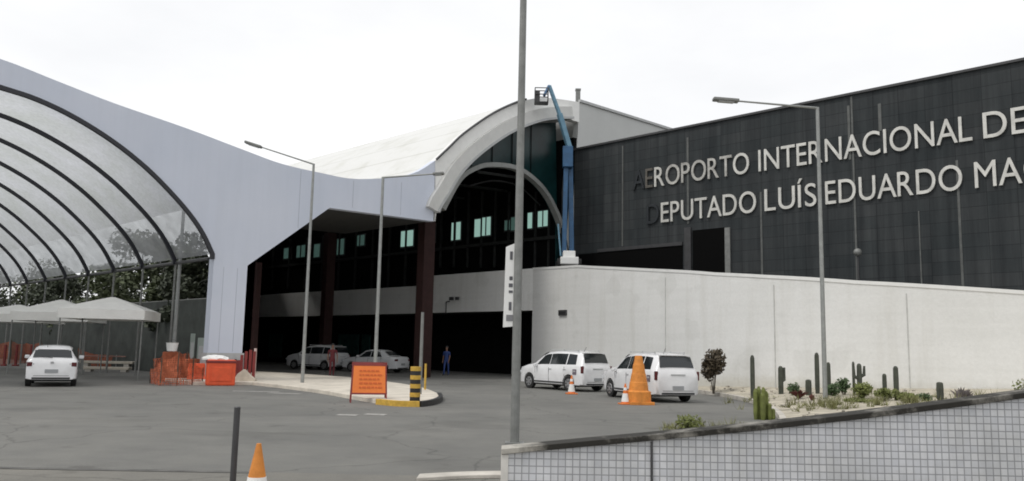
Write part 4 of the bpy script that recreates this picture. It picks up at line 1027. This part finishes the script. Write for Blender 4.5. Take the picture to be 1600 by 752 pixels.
bm = NB(); lathe(bm, [(.20, .0), (.25, .34), (.26, .36)], seg=16); mesh_obj('pail', bm, M['white_paint'], o)
bm = NB()
for i in range(8):
    a0, a1 = math.pi * i / 8, math.pi * (i + 1) / 8; tube(bm, (.25 * math.cos(a0), 0, .34 + .14 * math.sin(a0)), (.25 * math.cos(a1), 0, .34 + .14 * math.sin(a1)), .008, seg=5)
mesh_obj('handle', bm, M['dgrey'], o)
# red barrier boards on a cream block right of the leg
g = gp(384, 600); o = thing('kerb_block', 'cream concrete block carrying dark red boards right of the canopy leg', 'block', (g.x, g.y, 0), R(5))
bm = NB(); prism(bm, [(-.55, -.3, 0), (.42, -.3, 0), (.42, -.3, .22), (-.05, -.3, .62), (-.3, -.3, .42)], (0, .5, 0)); mesh_obj('block', bm, M['cream'], o, bevel=.03)
for i, (x, h_, mm) in enumerate(((-.22, 1.20, 'red'), (-.04, 1.35, 'red'), (.14, 1.42, 'red'), (.31, 1.36, 'red'))):
    bm = NB(); box(bm, (x, -.02 - .03 * i, h_ / 2), (.12, .04, h_)); mesh_obj('board', bm, M[mm], o, bevel=.005)
g = gp(396, 600); bm = NB(); box(bm, (0, 0, .74), (.10, .08, 1.48)); q = mesh_obj('marker_post', bm, mat('pink_white_post', (.62, .48, .44), .7, var=.1), bevel=.01); q.location = g; tag(q, 'upright pinkish white marker post right of the dark red boards', 'post')
# small green-white utility totems behind
for px, w_, h_, yy, lab in ((312, 13, 1.9, 592, 'wider pale green cabinet behind the netting'), (297, 7, 2.1, 590, 'slim pale green cabinet behind the netting')):
    g = gp(px, yy); o = thing('utility_cabinet', lab, 'cabinet', g, R(20)); ww = w_ * g.y / 1300
    bm = NB(); box(bm, (0, 0, h_ / 2), (ww, ww * .7, h_)); mesh_obj('cabinet_body', bm, mat('pale_green_enamel', (.30, .35, .32), .6, var=.15), o, bevel=.02)
    bm = NB(); box(bm, (0, -ww * .35 - .006, h_ * .55), (ww * .7, .012, h_ * .5)); mesh_obj('door', bm, M['lgrey'], o)

# ------------------------------------------------------------------ white pavilions
def tent(label, c, rz, w_, ze, zp):
    o = thing('white_pavilion', label, 'tent', c, rz, 'white pavilions under the vault')
    bm = NB(); n = 8; hw = w_ / 2; R_ = []
    def prof(t): return ze + (zp - ze) * (1 - t) ** .92
    for k_ in range(7):
        t = 1 - k_ / 6 * .96
        ring = []
        for cx_, cy_, dx, dy in ((-1, -1, 1, 0), (1, -1, 0, 1), (1, 1, -1, 0), (-1, 1, 0, -1)):
            for j in range(4):
                f = j / 4; x, y = cx_ + dx * 2 * f, cy_ + dy * 2 * f
                sag = .06 * math.sin(math.pi * f) * t * (1 if k_ else 0)
                ring.append(bm.verts.new((x * hw * t, y * hw * t, prof(t) - sag)))
        R_.append(ring)
    for a, b_ in zip(R_, R_[1:]):
        for i in range(16): bm.faces.new((a[i], a[(i + 1) % 16], b_[(i + 1) % 16], b_[i]))
    bm.faces.new(R_[-1]); bmesh.ops.solidify(bm, geom=bm.faces[:], thickness=.02); mesh_obj('canopy_cloth', bm, M['canvas'], o)
    bm = NB()
    for sx, sy, a, b_ in ((0, -1, w_, .03), (0, 1, w_, .03), (-1, 0, .03, w_), (1, 0, .03, w_)): box(bm, (sx * hw, sy * hw, ze - .2), (a, b_, .42))
    mesh_obj('valance', bm, M['canvas'], o)
    for sx in (-1, 1):
        for sy in (-1, 1):
            bm = NB(); tube(bm, (sx * (hw - .08), sy * (hw - .08), 0), (sx * (hw - .08), sy * (hw - .08), ze - .05), .032, seg=8); mesh_obj('leg', bm, M['gald'], o)
    return o
def tent_at(label, xl, xr, ye, yp, Y):
    a, b_ = dep(xl, ye, Y), dep(xr, ye, Y); w_ = (b_.x - a.x) * .86; c = Vector(((a.x + b_.x) / 2, Y + w_ / 2, 0))
    tent(label, c, R(12), w_, a.z + .26, dep((xl + xr) / 2, yp, Y + w_ / 2).z)
tent_at('right hand white pavilion, its corner nearest the lamp post', 72, 218, 491, 463, 36.5)
tent_at('middle white pavilion, partly hidden by the right hand one', 0, 130, 495, 467, 40.5)
tent_at('left hand white pavilion at the edge of the photo', -66, 60, 497, 475, 44)
# low white slabs, rails and red hoarding under the tents
for i, (xa, xb, y, h_, lab) in enumerate(((128, 205, 581, .26, 'front low cream concrete bench slab right of the hatchback'), (122, 210, 578, .50, 'rear cream concrete slab raised behind the front bench slab'))):
    a, b_ = gp(xa, y), gp(xb, y); c = (a + b_) / 2; o = thing('concrete_bench', lab, 'bench', c, 0.05, 'low cream slabs behind the hatchback'); wd = (b_ - a).length
    bm = NB(); box(bm, (0, 0, h_ - .07), (wd, .5, .14)); mesh_obj('seat', bm, M['cream'], o, bevel=.02)
    for sx in (-.38, .38):
        bm = NB(); box(bm, (sx * wd, 0, (h_ - .14) / 2), (.3, .4, h_ - .14)); mesh_obj('leg', bm, M['kerb'], o)
g0_, g1_ = gp(124, 576.5), gp(236, 578)
o = thing('rail_fence', 'low rusty pink rail fence under the right hand pavilion', 'fence', g0_)
D_ = g1_ - g0_
for z in (.35, .75): bm = NB(); tube(bm, (0, 0, z), (D_.x, D_.y, z), .035, seg=6); mesh_obj('rail', bm, mat('rusty_pink_rail', (.30, .17, .14), .8, var=.3), o)
for t in (0, .25, .5, .75, 1): bm = NB(); tube(bm, (D_.x * t, D_.y * t, 0), (D_.x * t, D_.y * t, .85), .035, seg=6); mesh_obj('post', bm, M['gald'], o)
random.seed(21)
for i, (xa, xb, y, lab) in enumerate(((-60, 14, 570, 'leftmost'), (15, 62, 569, 'right hand'))):
    netting('dark red netting fence under the pavilions, %s stretch' % lab, [gp(xa, y), gp((xa + xb) / 2, y - 1), gp(xb, y)], [1.5, 1.35, 1.5], .1, 'red netting under the pavilions')
netting('low red brown netting heaped behind the concrete benches', [gp(120, 575), gp(160, 575.5), gp(200, 576), gp(240, 578)], [1.15, .8, 1.0, .8], .12, 'red netting under the pavilions')
for n_, px in enumerate((6, 24, 47, 60)):
    g = gp(px, 572); bm = NB(); box(bm, (0, 0, .65), (.12, .12, 1.3)); box(bm, (0, 0, .05), (.3, .3, .1)); q = mesh_obj('red_post', bm, M['red'], bevel=.01); q.location = g
    tag(q, ('leftmost dark red post under the pavilions', 'second dark red post from the left edge', 'third dark red post from the left edge', 'rightmost dark red post, nearest the hatchback')[n_], 'post', 'dark red posts under the pavilions')

# ------------------------------------------------------------------ dark site screen behind the vault and trees
def screen(label, s0, u0, s1, u1, h, npost):
    a, b_ = SU(s0, u0, 0), SU(s1, u1, 0); D_ = b_ - a; o = thing('site_screen', label, 'fence', a, math.atan2(D_.y, D_.x)); L_ = D_.length
    bm = NB(); box(bm, (L_ / 2, 0, h / 2), (L_, .05, h)); mesh_obj('screen_cloth', bm, M['siteg'], o)
    for i in range(npost):
        bm = NB(); tube(bm, (L_ * i / (npost - 1), -.08, 0), (L_ * i / (npost - 1), -.08, h + .1), .05, seg=6); mesh_obj('post', bm, M['gald'], o)
    bm = NB(); box(bm, (L_ / 2, -.06, h), (L_, .1, .08)); mesh_obj('rail', bm, M['gald'], o); return o
screen('dark grey green site screen with posts behind the pavilions', 1.9, 6, 2.4, 64, 3.9, 22)
screen('dark site screen closing the far end of the vault', 2.4, 64, -34, 66, 4.2, 12)
def leafball(bm, c, r, n, sz, shell=.55):
    for _ in range(n):
        while True:
            d = Vector((random.gauss(0, 1), random.gauss(0, 1), random.gauss(0, 1)))
            if d.length > .1: break
        d.normalize(); rad = (shell + (1 - shell) * random.random()) if random.random() < .75 else random.random()
        p = Vector((c[0] + d.x * r[0] * rad, c[1] + d.y * r[1] * rad, c[2] + d.z * r[2] * rad))
        a = Vector((random.gauss(0, 1), random.gauss(0, 1), random.gauss(0, 1))).normalized(); b_ = a.orthogonal().normalized(); s_ = sz * random.uniform(.6, 1.3)
        bm.faces.new([bm.verts.new(p + a * s_), bm.verts.new(p + b_ * s_ * .55), bm.verts.new(p - a * s_), bm.verts.new(p - b_ * s_ * .55)])
def leafobj(name, bm, m, parent=None):
    me = bpy.data.meshes.new(name); bm.to_mesh(me); bm.free(); me.materials.append(m); o = bpy.data.objects.new(name, me); COL.objects.link(o)
    if parent: o.parent = parent
    return o
def tree(label, s, u, h, rad, m, seed, dens=1.0, base=.35):
    random.seed(seed); p = SU(s, u, 0); o = thing('leafy_tree', label, 'tree', p, 0, 'trees behind the vault')
    bm = NB(); th = h * base; tube(bm, (0, 0, 0), (0, 0, th), .20, .13, 8); C_ = []
    for i in range(8):
        a = i * 2.4 + random.random(); rr2 = rad * random.uniform(.35, .75); z = h * random.uniform(base + .08, .86); e = Vector((math.cos(a) * rr2, math.sin(a) * rr2, z)); C_.append(e)
        tube(bm, (0, 0, th * random.uniform(.7, 1)), e, .08, .03, 6)
    C_.append(Vector((0, 0, h * .88))); mesh_obj('trunk', bm, M['wood'], o)
    bm = NB()
    for e in C_:
        r_ = rad * random.uniform(.33, .52); leafball(bm, e, (r_, r_, r_ * .75), int(420 * dens), .17)
    leafobj('crown', bm, m, o); return o
TL = [('dark bushy tree directly left of the canopy leg', 3.6, 11.8, 7.9, 2.4, 'leafd', 1.1), ('olive tree behind the pale lamp post', 5.0, 16, 8.2, 2.6, 'leaf', 1.1), ('ragged tree with gaps in its top beyond the second rib', 6.5, 19, 9.3, 2.6, 'leafd', .6),
      ('round tree beyond the third rib', 4.6, 22, 7.6, 3.0, 'leaf', 1.1), ('tall thin-topped tree beyond the fourth rib', 7.5, 29, 10.4, 2.8, 'leafd', .55), ('broad tree above the right hand pavilion', 5.2, 32, 8.0, 3.4, 'leaf', 1.1),
      ('tall sparse tree beyond the fifth rib', 9, 38, 11.6, 3.0, 'leafd', .55), ('broad dark tree above the middle pavilion', 5.6, 42, 8.6, 3.6, 'leafd', 1.1), ('pale olive tree far along the vault', 7, 51, 9.8, 4.0, 'leaf', .9),
      ('dark tree at the far end of the screen', 5, 60, 9.4, 4.0, 'leafd', 1.0), ('tree closing the far end of the vault on the right', -3, 69, 9.8, 4.5, 'leaf', 1.0), ('tree closing the far end of the vault in the middle', -11, 71, 9.6, 4.8, 'leafd', 1.0), ('tree closing the far end of the vault on the left', -19, 71, 9.4, 4.8, 'leaf', 1.0)]
for i, (lab, s, u, h, rad, mm, dn) in enumerate(TL): tree(lab, s, u, h * (.9 if dn > .8 else 1), rad, M[mm], 40 + i, dn, .25)
# ------------------------------------------------------------------ planting bed with raised sand
kb = spline([tuple(gp(x, y)[:2]) for x, y in ((1075, 613), (1110, 617), (1150, 624), (1185, 633), (1208, 644), (1222, 658), (1226, 680))], 5)
wp = [(r[0].x, r[0].y) for r in rows if r[0].x >= gp(1085, 609).x - 1.0]
bm = NB(); n_ = 24
def samp(P, t):
    L_ = [0]
    for a, b_ in zip(P, P[1:]): L_.append(L_[-1] + math.dist(a, b_))
    d = L_[-1] * t; k_ = max(j for j in range(len(P)) if L_[j] <= d + 1e-9); k_ = min(k_, len(P) - 2); f = (d - L_[k_]) / (L_[k_ + 1] - L_[k_]); return Vector((lerp(P[k_][0], P[k_ + 1][0], f), lerp(P[k_][1], P[k_ + 1][1], f)))
kext = kb + [(kb[-1][0] + 3, kb[-1][1] - 3.0), (kb[-1][0] + 12, kb[-1][1] - 4.2)]
random.seed(2); Gd = []
for i in range(n_ + 1):
    a, b_ = samp(kext, i / n_), samp(wp, i / n_); row = []
    for j in range(9):
        q = a.lerp(b_, j / 8); hz = .12 + (.10 + .5 * min(1, i / 14)) * (j / 8) ** .8 + (random.uniform(-.015, .015) if 0 < j < 8 else 0); row.append(bm.verts.new((q.x, q.y, hz)))
    Gd.append(row)
for a, b_ in zip(Gd, Gd[1:]):
    for j in range(8): bm.faces.new((a[j], b_[j], b_[j + 1], a[j + 1]))
BEDV = [[v_.co.copy() for v_ in r] for r in Gd]
o = mesh_obj('planting_bed_sand', bm, M['sand'], smooth=True); tag(o, kind='structure')
bm = NB()
for a, b_ in zip(kext, kext[1:]):
    d = Vector((b_[0] - a[0], b_[1] - a[1], 0)); box(bm, ((a[0] + b_[0]) / 2, (a[1] + b_[1]) / 2, .07), (d.length + .03, .16, .15), math.atan2(d.y, d.x))
tag(mesh_obj('bed_kerb', bm, M['kerb'], bevel=.01), kind='structure')
def bedz(p):
    best = min((v_ for r in BEDV for v_ in r), key=lambda v_: (v_.x - p.x) ** 2 + (v_.y - p.y) ** 2); return best.z
def bed_pt(px, Y):
    p = dep(px, 600, Y); z = bedz(p); return Vector((p.x, p.y, z - .02))
PXM = lambda Y: Y / FPX
def cactus(label, px, ytop, Y, r, m='cactus', arms=(), group='columnar cacti in the sandy bed'):
    b_ = bed_pt(px, Y); h = dep(px, ytop, Y).z - b_.z; o = thing('column_cactus', label, 'cactus', b_, 0, group)
    bm = NB(); seg = 14; prof = [(r * .85, 0), (r, h * .15), (r * 1.03, h * .6), (r * .95, h * .93), (r * .6, h * .985), (r * .15, h)]
    R_ = [[bm.verts.new((rr3 * (1 + (.14 if i % 2 else -.10)) * math.cos(2 * math.pi * i / seg), rr3 * (1 + (.14 if i % 2 else -.10)) * math.sin(2 * math.pi * i / seg), z)) for i in range(seg)] for rr3, z in prof]
    for a, c in zip(R_, R_[1:]):
        for i in range(seg): bm.faces.new((a[i], a[(i + 1) % seg], c[(i + 1) % seg], c[i]))
    bm.faces.new(R_[-1]); mesh_obj('stem', bm, M[m], o)
    for dx, z0, z1 in arms:
        bm = NB(); tube(bm, (0, 0, h * z0), (dx, 0, h * (z0 + .08)), r * .7, r * .75, 8); tube(bm, (dx, 0, h * (z0 + .05)), (dx * 1.1, 0, h * z1), r * .75, r * .5, 8); mesh_obj('arm', bm, M[m], o)
    return o
cactus('tall slim grey cactus above the yellow green clump', 1176, 555, 29.5, .07)
cactus('grey cactus with a thick middle, right of the tallest slim one', 1220, 572, 30, .08, arms=((.12, .45, .95),))
cactus('tall thin cactus just left of the lamp post', 1277, 551, 29, .07)
cactus('cactus hidden against the lamp post on its right side', 1295, 566, 28, .06)
cactus('short brown cactus stump left of the lamp post', 1263, 593, 28.5, .09)
cactus('branching cactus at the middle of the bed with forked tip', 1343, 568, 26.5, .07, arms=((-.16, .55, 1.0), (.15, .6, .93)))
cactus('thin brownish cactus left of the forked one', 1334, 565, 27.2, .04)
cactus('thin cactus between the forked one and the dark one', 1382, 584, 26.5, .06)
cactus('dark slim cactus rising behind the right round bush', 1400, 572, 26, .07)
cactus('short thick dark cactus alone near the right end of the bed', 1468, 597, 24, .085)
def clump(label, px, yb, ytop, wpx, Y, m, n=500, sz=.05, name='round_shrub', cat='shrub', group=None, stem=0.0, onbed=True):
    b_ = bed_pt(px, Y) if onbed else gp(px, yb); Y = b_.y; zt_ = dep(px, ytop, Y).z; h = zt_ - b_.z; w_ = wpx * PXM(Y) / 2
    o = thing(name, label, cat, b_, 0, group); bm = NB(); hs = h * stem
    for k_ in range(5):
        a = random.uniform(0, 6.28); e = (math.cos(a) * w_ * .45, math.sin(a) * w_ * .45, hs + (h - hs) * random.uniform(.35, .75)); tube(bm, (math.cos(a) * .03, math.sin(a) * .03, 0), e, .022, .01, 5)
    mesh_obj('stem', bm, M['wood'], o)
    bm = NB()
    for k_ in range(6):
        a = k_ * 1.05 + random.random(); cx_, cy_, cz_ = math.cos(a) * w_ * .4, math.sin(a) * w_ * .4, hs + (h - hs) * random.uniform(.4, .68)
        leafball(bm, (cx_, cy_, cz_), (w_ * .62, w_ * .62, (h - hs) * .38), n // 6, sz)
    leafobj('foliage', bm, M[m], o); return o
random.seed(77)
clump('round bronze leaved shrub on bare stems against the white wall', 1115, 612, 546, 38, 33.3, 'redleaf', 1500, .085, 'bronze_shrub', 'shrub', stem=.22)
clump('dark green round shrub just right of the lamp post', 1302, 630, 597, 24, 27.5, 'bushd', 500, .05)
clump('olive shrub at the foot of the forked cactus', 1347, 635, 598, 34, 26, 'bush', 700, .05)
clump('low pale green shrub in front of the forked cactus', 1345, 640, 622, 40, 24.5, 'bush', 500, .04)
clump('small low shrub left of the forked cactus', 1325, 640, 622, 16, 24.8, 'bush', 300, .04)
clump('round olive shrub between two slim cacti', 1380, 635, 607, 28, 25, 'bush', 700, .045)
clump('narrow olive shrub at the foot of the dark slim cactus', 1400, 632, 608, 14, 24.6, 'bush', 350, .04)
clump('low dull green shrub left of the short thick cactus', 1443, 625, 614, 24, 24, 'bushd', 350, .04)
clump('low wiry shrub at the right end of the bed', 1592, 610, 588, 26, 22.5, 'bush', 160, .05)
clump('patch of green weeds at the road edge behind the tiled wall', 1078, 676, 648, 52, 0, 'bush', 500, .04, 'weed_clump', 'weeds', onbed=False)
# yellow green clustered cactus on the kerb
random.seed(31)
g = gp(1190, 656); o = thing('clustered_cactus', 'yellow green clump of upright cacti on the bend of the kerb', 'cactus', g)
hh = hgt(1190, 604, g)
for i, (dx, dy, f) in enumerate(((-.15, 0, .93), (-.05, .05, 1.0), (.06, 0, .98), (.15, .06, .86), (0, -.1, .82), (.2, -.03, .5), (.3, .0, .34))):
    bm = NB(); lathe(bm, [(.045, 0), (.062, hh * f * .2), (.06, hh * f * .9), (.02, hh * f)], (dx, dy, 0), 10); mesh_obj('stem', bm, M['cactusg'], o)
def rosette(label, px, Y, wpx, ytop, m, n=26, cat='bromeliad'):
    b_ = bed_pt(px, Y); h = dep(px, ytop, Y).z - b_.z; w_ = wpx * PXM(Y) / 2; o = thing('spiky_rosette', label, cat, b_)
    bm = NB()
    for i in range(n):
        a = random.uniform(0, 6.28); t = random.uniform(.3, 1); tip = Vector((math.cos(a) * w_ * t, math.sin(a) * w_ * t, h * random.uniform(.6, 1) * (1.15 - t * .3))); sd_ = Vector((-math.sin(a), math.cos(a), 0)) * .035; md = Vector((tip.x * .5, tip.y * .5, tip.z * .75))
        bm.faces.new([bm.verts.new(v_) for v_ in (-sd_, sd_, md + sd_, tip, md - sd_)])
    leafobj('leaf_rosette', bm, m, o); return o
rosette('low dark red bromeliad on the sand left of the lamp post', 1248, 27.5, 34, 609, mat('dark_red_leaf', (.10, .025, .02), .7, var=.3), 60)
rosette('low dark red bromeliad right beside the stump cactus', 1268, 26.3, 12, 615, mat('red_brown_leaf', (.12, .04, .03), .7, var=.3), 30)
rosette('grey purple spiky agave near the right end of the bed', 1502, 23.4, 36, 604, mat('grey_purple_leaf', (.17, .15, .15), .7, var=.3), 46, 'agave')

random.seed(90)
bm = NB()
for _ in range(420):
    r_ = random.choice(BEDV[1:-1]); v_ = random.choice(r_[1:-1]); x, y = v_.x + random.uniform(-.5, .5), v_.y + random.uniform(-.4, .4); a = random.uniform(.02, .07)
    vs_ = bmesh.ops.create_icosphere(bm, subdivisions=1, radius=a, matrix=Matrix.Translation((x, y, bedz(Vector((x, y, 0))) + a * .2)) @ Matrix.Diagonal((1, random.uniform(.6, 1.2), .6, 1)))
tag(mesh_obj('bed_stones', bm, mat('bed_stone', (.36, .33, .28), .9, var=.5, vs=3)), kind='stuff')
bm = NB()
def tuft(x, y, z, h_, n_, sp_):
    for _ in range(n_):
        a = random.uniform(0, 6.28); tip = Vector((math.cos(a) * sp_, math.sin(a) * sp_, h_ * random.uniform(.5, 1))); o_ = Vector((x + random.uniform(-.08, .08), y + random.uniform(-.08, .08), z)); sd_ = Vector((-math.sin(a), math.cos(a), 0)) * .012
        bm.faces.new([bm.verts.new(o_ + q) for q in (-sd_, sd_, tip)])
for px in list(range(1090, 1600, 9)):
    Y = random.uniform(24, 30) - (px - 1100) * .008; p = dep(px + random.uniform(-4, 4), 600, Y)
    if px > 1130: tuft(p.x, p.y, bedz(p), random.uniform(.1, .35), random.randint(8, 22), random.uniform(.08, .25))
for k_ in range(60):
    px = random.uniform(1230, 1560); p = dep(px, 600, random.uniform(22.3, 24.5)); tuft(p.x, p.y, bedz(p), random.uniform(.12, .45), 18, .18)
for k_ in range(24):
    g = gp(random.uniform(1030, 1170), random.uniform(668, 684)); tuft(g.x, g.y, 0, random.uniform(.1, .35), 20, .15)
me = bpy.data.meshes.new('dry_grass'); bm.to_mesh(me); bm.free(); me.materials.append(mat('dry_grass_blade', (.17, .17, .07), .8, var=.5, vs=1.5)); o = bpy.data.objects.new('dry_grass', me); COL.objects.link(o); tag(o, kind='stuff')
clump('dark olive shrub against the ramp wall between two cacti', 1318, 618, 590, 22, 28, 'bushd', 500, .05)
clump('greyish green shrub near the wall left of the forked cactus', 1240, 618, 598, 20, 29, 'bushd', 400, .05)
clump('wide untidy shrub at the coping below the dark slim cactus', 1416, 632, 612, 34, 23.6, 'bush', 500, .045)
# ------------------------------------------------------------------ foreground tiled wall with sloping coping
YW = 8.0
tw = thing('tiled_wall', 'low grey tiled wall with a sloping stained coping in the foreground', 'wall', (0, YW, 0))
kp = [(783, 701), (900, 690), (1010, 680), (1180, 664), (1350, 645), (1480, 629), (1600, 613), (1760, 592), (2100, 548)]
pts = [dep(x, y + 9, YW) for x, y in kp]
bm = NB(); prism(bm, [(pts[0].x + .03, 0, -.2)] + [(p.x + (.03 if i == 0 else 0), 0, p.z) for i, p in enumerate(pts)] + [(pts[-1].x, 0, -.2)], (0, .24, 0))
mesh_obj('tiled_face', bm, M['tiles'], tw)
bm = NB()
for a, b_ in zip(pts, pts[1:]): prism(bm, [(a.x, -.03, a.z), (b_.x, -.03, b_.z), (b_.x, -.03, b_.z + .052), (a.x, -.03, a.z + .052)], (0, .30, 0))
mesh_obj('coping', bm, M['coping'], tw, bevel=.006)
bm = NB(); box(bm, (pts[0].x + .035, .12, pts[0].z / 2 - .1), (.07, .26, pts[0].z + .2)); mesh_obj('corner_strip', bm, mat('white_corner_mortar', (.62, .60, .56), .8, var=.2), tw, bevel=.005)
xj = dep(1018, 700, YW).x; zj = dep(1018, 690, YW).z
bm = NB(); box(bm, (xj, -.008, zj / 2 - .1), (.022, .02, zj + .2)); mesh_obj('expansion_joint', bm, M['dgrey'], tw)
# verge behind tiled wall
# ------------------------------------------------------------------ people
def person(label, loc, rz, shirt, trousers, pose=0):
    o = thing('person', label, 'person', loc, rz, None)
    J = {'pel': (0, 0, .95, .13, .10), 'waist': (0, 0, 1.10, .12, .09), 'chest': (0, 0, 1.32, .155, .105), 'neck': (0, 0, 1.49, .05, .05), 'headb': (0, 0, 1.57, .07, .08), 'head': (0, .01, 1.68, .075, .09), 'crown': (0, 0, 1.745, .045, .05)}
    E = [('pel', 'waist'), ('waist', 'chest'), ('chest', 'neck'), ('neck', 'headb'), ('headb', 'head'), ('head', 'crown')]
    for sg_, n_ in ((-1, 'L'), (1, 'R')):
        st = sg_ * .12
        J['hip' + n_] = (sg_ * .09, 0, .90, .085, .085); J['kn' + n_] = (sg_ * .10, st * .6, .50, .058, .058); J['an' + n_] = (sg_ * .10, st, .09, .04, .04); J['to' + n_] = (sg_ * .11, st + .17, .03, .035, .03)
        J['sh' + n_] = (sg_ * .19, 0, 1.42, .052, .052); J['el' + n_] = (sg_ * .235, -st * .5, 1.14, .04, .04); J['wr' + n_] = (sg_ * .23, .10 - st * .6, .91, .027, .03); J['ha' + n_] = (sg_ * .225, .14 - st * .6, .80, .026, .038)
        E += [('pel', 'hip' + n_), ('hip' + n_, 'kn' + n_), ('kn' + n_, 'an' + n_), ('an' + n_, 'to' + n_), ('chest', 'sh' + n_), ('sh' + n_, 'el' + n_), ('el' + n_, 'wr' + n_), ('wr' + n_, 'ha' + n_)]
        for f_ in range(5):
            k_ = 'f%d%s' % (f_, n_); base_ = J['ha' + n_]; dy = (-.025 + .016 * f_) if f_ < 4 else .04
            J[k_] = (base_[0], base_[1] + dy, base_[2] - (.085 - .01 * abs(f_ - 1.5) if f_ < 4 else .035), .009, .009); E.append(('ha' + n_, k_))
    names = list(J); me = bpy.data.meshes.new('body'); me.from_pydata([J[n_][:3] for n_ in names], [(names.index(a), names.index(b_)) for a, b_ in E], [])
    b_ = bpy.data.objects.new('body', me); COL.objects.link(b_); b_.parent = o
    sk = b_.modifiers.new('skin', 'SKIN'); sk.use_smooth_shade = True
    for i, n_ in enumerate(names): me.skin_vertices[0].data[i].radius = J[n_][3:5]; me.skin_vertices[0].data[i].use_root = (n_ == 'pel')
    ss = b_.modifiers.new('sub', 'SUBSURF'); ss.levels = 1; ss.render_levels = 1
    bpy.context.view_layer.update(); dg = bpy.context.evaluated_depsgraph_get(); m2 = bpy.data.meshes.new_from_object(b_.evaluated_get(dg))
    b_.modifiers.clear(); b_.data = m2; m2.materials.clear()
    for mm in (M['skin'], shirt, trousers, M['plast']): m2.materials.append(mm)
    for p_ in m2.polygons:
        c = p_.center; p_.use_smooth = True
        p_.material_index = 3 if c.z < .09 else 2 if c.z < .98 and abs(c.x) < .2 else 1 if (c.z < 1.47 and (abs(c.x) < .2 or c.z > 1.2)) else 0
    bm = NB(); bmesh.ops.create_uvsphere(bm, u_segments=12, v_segments=8, radius=.098, matrix=Matrix.Translation((0, -.015, 1.70)) @ Matrix.Diagonal((1, 1.12, .95, 1)))
    bmesh.ops.delete(bm, geom=[v_ for v_ in bm.verts if v_.co.z < 1.69 and v_.co.y > -.02], context='VERTS'); mesh_obj('hair', bm, M['plast'], o, smooth=True)
    return o
person('person in a dark red shirt standing between the two shaded cars', gp(518, 589), R(200), M['redcloth'], M['redcloth'])
person('person in blue overalls standing in the dark underpass', gp(697, 587), R(160), M['bluecloth'], M['bluecloth'])

# extra small sign hanging in shade behind the first shaded car
g = gp(500, 575); o = thing('hanging_sign', 'small grey round-cornered sign on a stalk in the shade above the people carrier', 'sign', (g.x + .3, g.y, 0))
zc = hgt(497, 508, g); bm = NB(); box(bm, (0, 0, zc), (.75, .05, .6)); mesh_obj('panel', bm, mat('shaded_grey_sign', (.16, .16, .16), .6, var=.3), o, bevel=.05)
bm = NB(); tube(bm, (0, .04, 0), (0, .04, zc), .04, seg=8); mesh_obj('stalk', bm, M['gald'], o)
